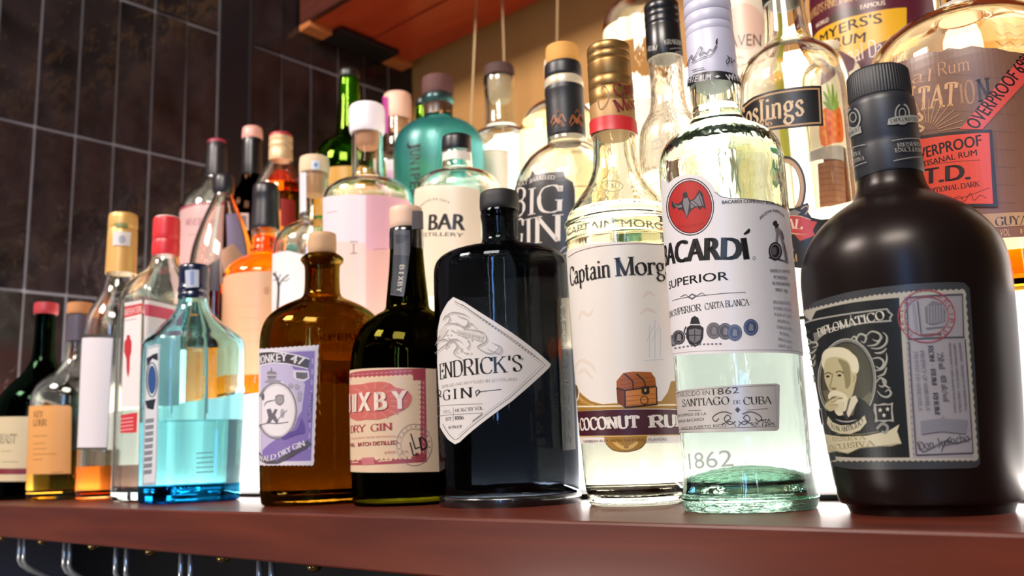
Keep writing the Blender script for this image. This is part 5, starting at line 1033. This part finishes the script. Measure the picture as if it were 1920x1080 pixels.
L.ring(1473, 353, 34, 56, 9, '#2a2524', 40, -100, 100); L.ring(1473, 353, 31, 52, 7, '#c99f72', 40, -100, 100); L.ring(1473, 353, 27, 47.5, 1.2, '#2a2524', 40, -100, 100)
L.poly([(1468, 392), (1490, 390), (1504, 384), (1514, 380), (1518, 388), (1514, 396), (1522, 408), (1540, 412), (1560, 410), ('d', 60, 500), ('d', 0, 505), (1470, 500)], '#1f1b1c'); L.poly([(1476, 398), (1490, 393), (1502, 398), (1494, 404), (1480, 403)], '#8f8680'); L.line([(1502, 392), (1512, 386), (1516, 392), (1510, 402)], 2.4, '#c99f72', 4)
L.poly([(1468, 404), (1500, 405), (1520, 412), (1516, 440), (1496, 438), (1468, 436)], '#c9403c'); L.line([(1468, 436), (1496, 439), (1516, 441)], 2.2, '#e0b48a'); L.line([(1468, 404), (1500, 405), (1520, 412)], 1.6, '#e0b48a'); L.poly([(1520, 414), (1532, 416), (1524, 432), (1528, 442), (1500, 452), (1490, 440), (1516, 440)], '#c9483f'); L.text('SEAL', (1446, 428), (1505, 430), 18, '#f0d8c4', 'nib', thick=1.8)
L.text('A', (1482, 472), (1490, 470), 12, '#c99f72', 'nib'); L.text('M', (1484, 492), (1496, 490), 14, '#c99f72', 'nib'); L.done()
# large brown-labelled overproof rum
b = Bottle('rum_bottle', 'wide round-shouldered rum bottle with brown label, red ribbon and red square label, top right', 1840, 320, .642,
           [(-60, 40), (18, 42), (30, 54), (38, 84), (52, 130), (70, 163), (95, 188), (125, 203), (160, 210), (220, 212), (500, 214)], S1, group=MIDGRP, seg=72)
b.shell(glass((.985, .95, .87)), .0034, .009); b.liquid(glass((1, .50, .08), ior=1.36), 504)
b.rev('lip_ring', solid('#c9bfae', .12, .2, coat=.5), [(14, 44), (18, 50), (26, 52), (32, 48)])
BRN = '#75513f'
L = b.lab()
tp = [(1662, 135), (1672, 122), (1700, 112), (1722, 104), (1745, 96), (1762, 98), (1778, 90), (1800, 92), (1822, 86), (1850, 90), (1868, 90), (1890, 96), ('d', 40, 110)]
L.poly([('d', -62, 160)]+tp+[('d', 40, 445), (1880, 446), (1800, 440), (1700, 440), ('d', -60, 450)], BRN)
for k in range(9): L.line([(1690+k*6, 150+k*33), (1780, 140+k*34), (1905, 150+k*33)], 1.5, '#644234', 3)
L.text('Original', ('d', -70, 182), (1744, 152), 22, '#c9926a', 'nib', thick=.9, thin=.5, serif=False); L.text('Rum', (1760, 143), (1818, 131), 24, '#c9926a', 'nib', thick=.9, thin=.5, serif=False)
L.text('PLAN', ('d', -78, 246), (1716, 211), 46, '#d9a878', 'nib', thick=2.4, thin=1); L.text('TAT', (1721, 208), (1794, 198), 42, '#d9a878', 'nib', thick=2, thin=.8, track=1.6); L.text('IO', (1801, 197), (1830, 192), 42, '#a97a52', 'nib', thick=2, thin=.8, track=1.4); L.text('N', (1834, 191.5), (1860, 187.5), 42, '#2c1f1a', 'nib', thick=2, thin=.8)
for k in range(15):
    a = rad(-165+k*11); L.line([(1740+20*cos(a), 250+20*sin(a)), (1740+70*cos(a), 250+64*sin(a))], 1.6, '#b48a62')
L.line([(1722, 212), (1730, 222), (1716, 232), (1732, 240), (1720, 250)], 5, '#d0a878', 4)
L.poly([(1724, 246), (1700, 256), (1716, 270), (1748, 268)], '#5d3d30')
L.poly([(1800, 243), (1842, 243), (1935, 140), (1935, 84)], '#dc4f45'); L.text('OVERPROOF 69%', (1832, 244), (1938, 114), 25, '#2c1c1a', 'sans', bold=.02)
L.poly([(1840, 402), (1920, 398), ('d', 40, 398), ('d', 40, 424), (1850, 428)], '#b98f66'); L.text('GUYANA', (1866, 424), ('d', 26, 420), 16, '#4a3226', 'nib', thick=2); L.text('% VOL', (1866, 443), (1894, 442), 13, '#c9a06c', 'sans'); L.text('Prod', (1912, 438), ('d', 24, 438), 8, '#c9a06c', 'nib'); L.done('brown label with red ribbon')
L = b.lab('square_label', .0016)
L.poly([(1690, 262), (1860, 243), (1871, 388), (1690, 396)], '#2a1a18'); L.poly([(1690, 268), (1855, 249), (1862, 382), (1690, 390)], '#e8482f')
L.text('OVERPROOF', (1709, 304), (1841, 273), 21, '#2c1614', 'sans', bold=.03); L.text('ARTISANAL RUM', (1713, 319), (1832, 291), 11, '#2c1614', 'sans', bold=.02); L.text('T.D.', (1733, 346), (1818, 336), 30, '#2c1614', 'sans', bold=.07)
L.line([(1722, 312), (1838, 300)], 1, '#5a2018'); L.text('TRADITIONAL DARK', (1722, 368), (1838, 349), 9, '#2c1614', 'nib', thick=1.8, thin=.8); L.line([(1742, 372), (1770, 366), (1782, 374), (1800, 368), (1808, 378), (1820, 362), (1826, 376), (1838, 366), (1850, 372)], 1.2, '#4a1c16', 4); L.line([(1745, 380), (1800, 372), (1855, 352)], 1, '#4a1c16', 4); L.done('red square label with black frame')

# ================================================================== bottles on the upper lit step
# pink-labelled clear bottle, far left
b = Bottle('gin_bottle', 'clear bottle with black capsule and pale pink label, leftmost of the rear bottles', 404, 400, .80,
           [(268, 18), (332, 20), (344, 24), (354, 36), (364, 50), (376, 60), (392, 66), (420, 68), (600, 70)], S2, group=TOPGRP)
b.shell(glass((.93, .93, .92)), .003, .008); b.rev('neck_capsule', BKC, [(267, 17), (270, 19), (328, 21.5), (334, 21)]); b.rev('cap_top', solid('#9c3348', .4), [(264, 16), (266, 18.5), (270, 19)])
L = b.lab(); L.grid([('d', -78, 392), ('d', 75, 392), ('d', 75, 560), ('d', -78, 560)], '#dfb6b4'); L.grid([('d', -78, 392), ('d', 75, 392), ('d', 75, 397), ('d', -78, 397)], '#a84a58'); L.text('WHISKEY', (347, 424), (398, 424), 14, '#b87a80', 'nib', thick=1.8); L.line([(352, 440), (392, 440)], 2, '#c99a9a'); L.done()
# dark bottle with pink top
b = Bottle('whiskey_bottle', 'dark brown bottle with tall black neck and pale pink top', 472, 330, .785,
           [(258, 17), (330, 19), (345, 22), (358, 32), (372, 44), (390, 50), (420, 52), (600, 53)], S2, group=TOPGRP)
b.shell(glass((.10, .05, .03)), .003, .008); b.rev('neck_capsule', solid('#161214', .3), [(256, 17.5), (259, 19), (325, 20), (330, 19.5)]); b.rev('cap_top', solid('#d99a8c', .4), [(240, 16), (242, 19), (259, 20), (262, 19)])
L = b.lab(); L.poly([(444, 400), (466, 400), (466, 432), (444, 432)], '#e3bcae'); L.poly([(447, 404), (463, 404), (463, 428), (447, 428)], '#54403c'); L.done()
# gold-capped amber bottle
b = Bottle('whiskey_bottle', 'amber bottle with cream ribbed cap, behind the black-capsuled amber bottle', 526, 330, .757,
           [(258, 18), (300, 20), (312, 25), (326, 34), (340, 43), (352, 48), (370, 50), (420, 51), (600, 52)], S2, group=TOPGRP)
b.shell(CLEARW, .003, .008); b.liquid(glass((1, .52, .06), ior=1.36), 352)
b.rev('cap', solid('#dcb98c', .4, .2), [(256, 19), (258, 22), (266, 22), (268, 21), (270, 22.3), (278, 22.3), (280, 21), (282, 22.4), (299, 22.6), (303, 21.6)], ch=0); b.rev('cap_top', solid('#a83038', .4), [(252, 19), (254, 22), (259, 22.3)])
L = b.lab(); L.poly([(526, 372), (554, 376), (554, 425), (526, 425)], '#a8322e'); L.done()
# green bottle
b = Bottle('gin_bottle', 'green long-necked bottle with black cap, tallest on the left of the rear row', 655, 270, .800,
           [(146, 18), (152, 20), (185, 20), (200, 21), (245, 24), (256, 27), (262, 36), (270, 48), (280, 58), (294, 65), (312, 69), (340, 70), (600, 72)], S2, group=TOPGRP)
b.shell(glass((.42, .62, .10)), .003, .008); b.rev('cap', solid('#15140f', .4), [(132, 16), (135, 19), (147, 19.5), (149, 18)]); b.rev('stopper', solid('#b4d62a', .4), [(149, 15), (186, 15), (190, 11)])
L = b.lab(); L.grid([('d', -70, 324), ('d', 60, 324), ('d', 60, 420), ('d', -70, 420)], '#e0a020'); L.done()
b = Bottle('gin_bottle', 'second green-necked bottle with black cap, half hidden behind the teal bottle', 797, 230, .865,
           [(196, 15), (204, 17), (240, 18), (280, 20), (292, 34), (305, 48), (330, 54), (600, 56)], S2, group=TOPGRP)
b.shell(glass((.42, .62, .10)), .003, .008); b.rev('cap', solid('#15140f', .4), [(186, 14), (188, 17), (199, 17.5), (201, 16)]); b.rev('stopper', solid('#b4d62a', .4), [(201, 13), (233, 13), (238, 9)])
# pink stopper bottle
b = Bottle('gin_bottle', 'clear bottle with peach and pink stopper, left of the teal bottle', 746, 240, .93,
           [(222, 24), (246, 25), (280, 26), (288, 32), (296, 46), (306, 54), (330, 57), (600, 58)], S2, group=TOPGRP)
b.shell(CLEARW, .003, .008); c = b.rev('stopper', solid('#e6b79e', .5), [(178, 23), (181, 26.5), (222, 27), (226, 25)]); b.rev('cork', cork('#f0b98e'), [(225, 19), (240, 18), (245, 14)])
L = b.lab('stopper_strip', over=(200, 28), parent=c); L.grid([('d', -80, 182), ('d', -38, 182), ('d', -38, 250), ('d', -80, 250)], '#c24a9c'); L.done('magenta strip')
L = b.lab(); L.grid([('d', -76, 310), ('d', 60, 310), ('d', 60, 400), ('d', -76, 400)], '#e9dbe4'); L.grid([('d', -76, 330), ('d', 60, 330), ('d', 60, 400), ('d', -76, 400)], '#e0b2d6'); L.done()
# teal bottle
b = Bottle('gin_bottle', 'teal flask-shaped gin bottle with brown stopper and vertical lettering', 823, 270, .782,
           [(180, 28), (186, 30), (194, 30), (199, 25), (218, 25), (224, 27), (229, 34), (234, 48), (242, 64), (254, 76), (268, 83), (290, 86), (340, 86), (600, 82)], S2, group=TOPGRP)
b.shell(glass((.62, .96, .98), rough=.28, bump=.04, scale=30), .003, .008)
b.rev('stopper', cork('#5d3430'), [(147, 26), (149, 29), (174, 30), (178, 29), (200, 22)]); c = b.band('neck_label', paper('#5a3a26'), 199, 219)
L = b.lab('neck_print', over=(209, 28), parent=c); L.ell(827, 209, 4, 4, '#c98a4a', 12); L.line([(810, 210), (818, 208)], 2.4, '#c98a4a'); L.line([(836, 208), (845, 209)], 2.4, '#c98a4a'); L.done()
L = b.lab('embossed_lettering', .0006)
for k, ch in enumerate('JUNIPER'): L.text(ch, (769, 267+k*15), (768.6, 278.5+k*15), 22, '#0f3134', 'sans', bold=.02)
L.done('dark vertical lettering')
# clear bottle brown stopper
b = Bottle('gin_bottle', 'clear bottle with dark brown stopper and cream label, right of the teal bottle', 938, 200, .90,
           [(146, 29), (152, 30), (164, 30), (170, 28), (240, 28.5), (246, 36), (251, 48), (259, 58), (268, 63), (285, 66), (600, 67)], S2, group=TOPGRP)
b.shell(glass((.96, .985, .98)), .003, .008)
b.rev('stopper', cork('#4d302b'), [(125, 25), (127, 28), (142, 29), (147, 28)]); b.rev('cork', cork('#e6c59c'), [(147, 22), (186, 21), (192, 17)])
L = b.lab(); L.poly([('d', -76, 292), (900, 282), (930, 280), (953, 283), (953, 420), ('d', -72, 420)], '#f0dcc0'); L.line([(890, 285), (930, 281), (952, 284)], 1.2, '#8a7a66'); L.done()
# round clear bottle behind the black label
b = Bottle('vodka_bottle', 'clear dome-shouldered bottle behind the orange-corked bottle', 1048, 240, .83,
           [(150, 20), (186, 22), (194, 32), (202, 48), (214, 62), (232, 72), (260, 77), (300, 78), (600, 79)], S2, group=TOPGRP)
b.shell(CLEARW, .003, .008); b.liquid(glass((1, .93, .80), ior=1.36), 230); b.rev('stopper', solid('#e0d2bc', .4), [(112, 19), (115, 22), (150, 22), (153, 20)])
L = b.lab(); L.grid([('d', 20, 262), ('d', 78, 262), ('d', 78, 348), ('d', 20, 348)], '#efdcb4'); L.line([(1075, 349), (1120, 349)], 3, '#3c3a26'); L.done()
# large clear bottle top middle
b = Bottle('vodka_bottle', 'large clear bottle with domed shoulders, behind the black screw cap', 1203, 80, .810,
           [(-110, 22), (-20, 23), (-2, 26), (6, 44), (16, 58), (32, 68), (55, 73), (90, 75), (150, 76), (600, 78)], S2, group=TOPGRP)
b.shell(glass((.98, .97, .94), bump=.03), .003, .008); b.liquid(glass((.99, .97, .93), ior=1.36), 60); b.rev('stopper', solid('#d9d2c6', .4), [(-150, 20), (-146, 25), (-108, 25), (-104, 23)])
L = b.lab(); L.line([(1192, 92), (1199, 84), (1196, 98)], 1.8, '#5f574e'); L.grid([('d', -40, 190), ('d', 40, 190), ('d', 40, 420), ('d', -40, 420)], '#f1e6d6'); L.done()
# cream label with pink disc
b = Bottle('rum_bottle', 'cream-labelled bottle with pale pink disc, right of the white screw cap', 1398, 120, .80,
           [(-140, 20), (-60, 22), (-44, 40), (-20, 58), (0, 64), (60, 66), (600, 68)], S2, group=TOPGRP)
b.shell(CLEARW, .003, .008); b.rev('cap', BC, [(-180, 20), (-176, 23), (-138, 23), (-134, 22)])
L = b.lab(); L.grid([('d', -80, 0), ('d', 60, 0), ('d', 60, 300), ('d', -80, 300)], '#f2e3cc'); L.ell(1396, 50, 38, 44, '#ecc9b4', 30); L.text('HAVEN', (1354, 95), (1427, 87), 23, '#4f423a', 'sans'); L.text('REAL', (1372, 112), (1396, 110), 6, '#6d5f55', 'sans'); L.text('RUM', (1380, 128), (1398, 126), 8, '#6d5f55', 'sans'); L.done()
L = b.lab('side_label', .0008); L.grid([('d', 40, -10), ('d', 70, -10), ('d', 70, 300), ('d', 40, 300)], '#d6dc62'); L.done('lime green side strip')
# yellow and maroon rum
b = Bottle('rum_bottle', 'rum bottle with maroon and yellow label, top right behind the round shoulder', 1640, 90, .875,
           [(-170, 24), (-110, 26), (-90, 60), (-60, 96), (-30, 112), (0, 117), (150, 119), (600, 120)], S2, group=TOPGRP)
b.shell(glass((.55, .30, .10)), .003, .008); b.rev('cap', BC, [(-220, 24), (-216, 27), (-168, 27), (-164, 26)])
MAR = '#5d2030'; YE = '#f0b426'
L = b.lab(); L.grid([('d', -78, -20), ('d', 78, -20), ('d', 78, 330), ('d', -78, 330)], MAR)
L.text("WORLD'S FINE JAMAICAN", ('d', -76, 40), (1640, -4), 16, '#d9a868', 'nib', thick=1.8); L.text('WORLD', (1530, 54), (1554, 40), 8, '#f0dcc8', 'sans', bold=.04); L.text('FAMOUS', (1614, 18), (1660, 9), 9, '#f0dcc8', 'sans', bold=.04); L.poly([(1556, 30), (1590, 14), (1612, 16), (1610, 30), (1580, 42), (1558, 44)], '#4a3026', 3)
L.poly([('d', -76, 74), (1535, 58), (1560, 44), (1620, 26), (1672, 16), (1700, 14), (1700, 64), (1668, 74), (1630, 88), (1600, 112), (1590, 150), ('d', -74, 190)], YE)
L.text("MYERS'S", (1539, 84), (1654, 43), 19, '#2c1c1c', 'sans', bold=.03); L.text('RUM', (1564, 91), (1622, 79), 19, '#2c1c1c', 'sans', bold=.03)
L.text('Original Dark', ('d', -50, 138), (1680, 100), 30, '#ecd9c8', 'nib', thick=1.2, thin=.6, serif=False); L.done()
# pineapple rum
b = Bottle('rum_bottle', 'clear bottle with pineapple picture label, seen behind the black oval-labelled bottle', 1570, 240, .785,
           [(97, 20), (104, 22), (112, 34), (124, 48), (138, 55), (160, 58), (600, 59)], S2, group=TOPGRP)
b.shell(CLEARW, .003, .008); b.rev('stopper', cork('#e3d3b8'), [(82, 19), (84, 22), (98, 22), (101, 20)])
L = b.lab(); L.poly([(1524, 150), (1560, 118), (1600, 110), (1622, 130), (1620, 275), (1522, 285)], '#f0e4c8')
L.poly([(1555, 100), (1590, 96), (1600, 130), (1570, 150), (1548, 160)], '#8a6a72'); L.poly([(1545, 215), (1575, 196), (1604, 200), (1612, 240), (1606, 262), (1575, 268), (1546, 272)], '#e8742a', 3)
for k in range(12): L.ell(1553+(k % 4)*14, 215+(k//4)*17, 5, 6, ('#f0a030', '#d8531f')[k % 2], 10)
for a, l in ((-150, 26), (-125, 38), (-105, 48), (-85, 46), (-62, 40), (-38, 28)): L.line([(1576, 206), (1576+l*.6*cos(rad(a))+2, 206+l*.6*sin(rad(a))), (1576+l*cos(rad(a)), 206+l*1.15*sin(rad(a)))], 9, ('#6f9a34', '#8fb84a')[l % 4 == 0], 3, True)
L.poly([(1520, 288), (1606, 272), (1606, 300), (1520, 306)], '#a7a2a0'); L.poly([(1538, 308), (1606, 300), (1606, 385), (1542, 390)], '#8a5a40')
for k in range(7): L.line([(1540, 316+k*11), (1570, 312+k*11), (1604, 314+k*11)], 1.6, '#6b4430', 3)
L.done()
# gilt-labelled bottle, far right
b = Bottle('rum_bottle', 'gold ornate labelled bottle at the far top right edge', 1935, 200, .80,
           [(-120, 30), (-40, 32), (-20, 56), (0, 66), (40, 70), (600, 72)], S2, group=TOPGRP)
b.shell(CLEARW, .003, .008); b.rev('cap', BC, [(-170, 30), (-166, 34), (-118, 34), (-112, 32)])
L = b.lab(); L.grid([('d', -80, 10), ('d', 70, 10), ('d', 70, 330), ('d', -80, 330)], '#d9a650')
for k in range(12):
    y = 20+k*24; L.line([(1872, y), (1884, y+10), (1900, y+2), (1914, y+12), (1930, y+4)], 3, '#8a5a22', 4); L.ring(1890, y+14, 6, 7, 1.8, '#a8742c', 12); L.ring(1912, y+16, 5, 6, 1.6, '#a8742c', 12)
L.done()
# streaks of light on the tan wall, built as thin splayed rods
for i, (x0, x1) in enumerate(((896, 880), (940, 951), (1046, 1042))):
    p = onY(x0, -60, 1.30); q = onY(x1, 300, 1.30)
    o = from_bm('light_streak_rod', tube_bm([p, q], .0022, 6), solid('#b79a72', .3, .3)); tag(o, 'pale streak of light built as a thin rod before the tan wall, ' + ('left', 'middle', 'right')[i] + ' of the three', 'wire', 'light streaks before the tan wall')
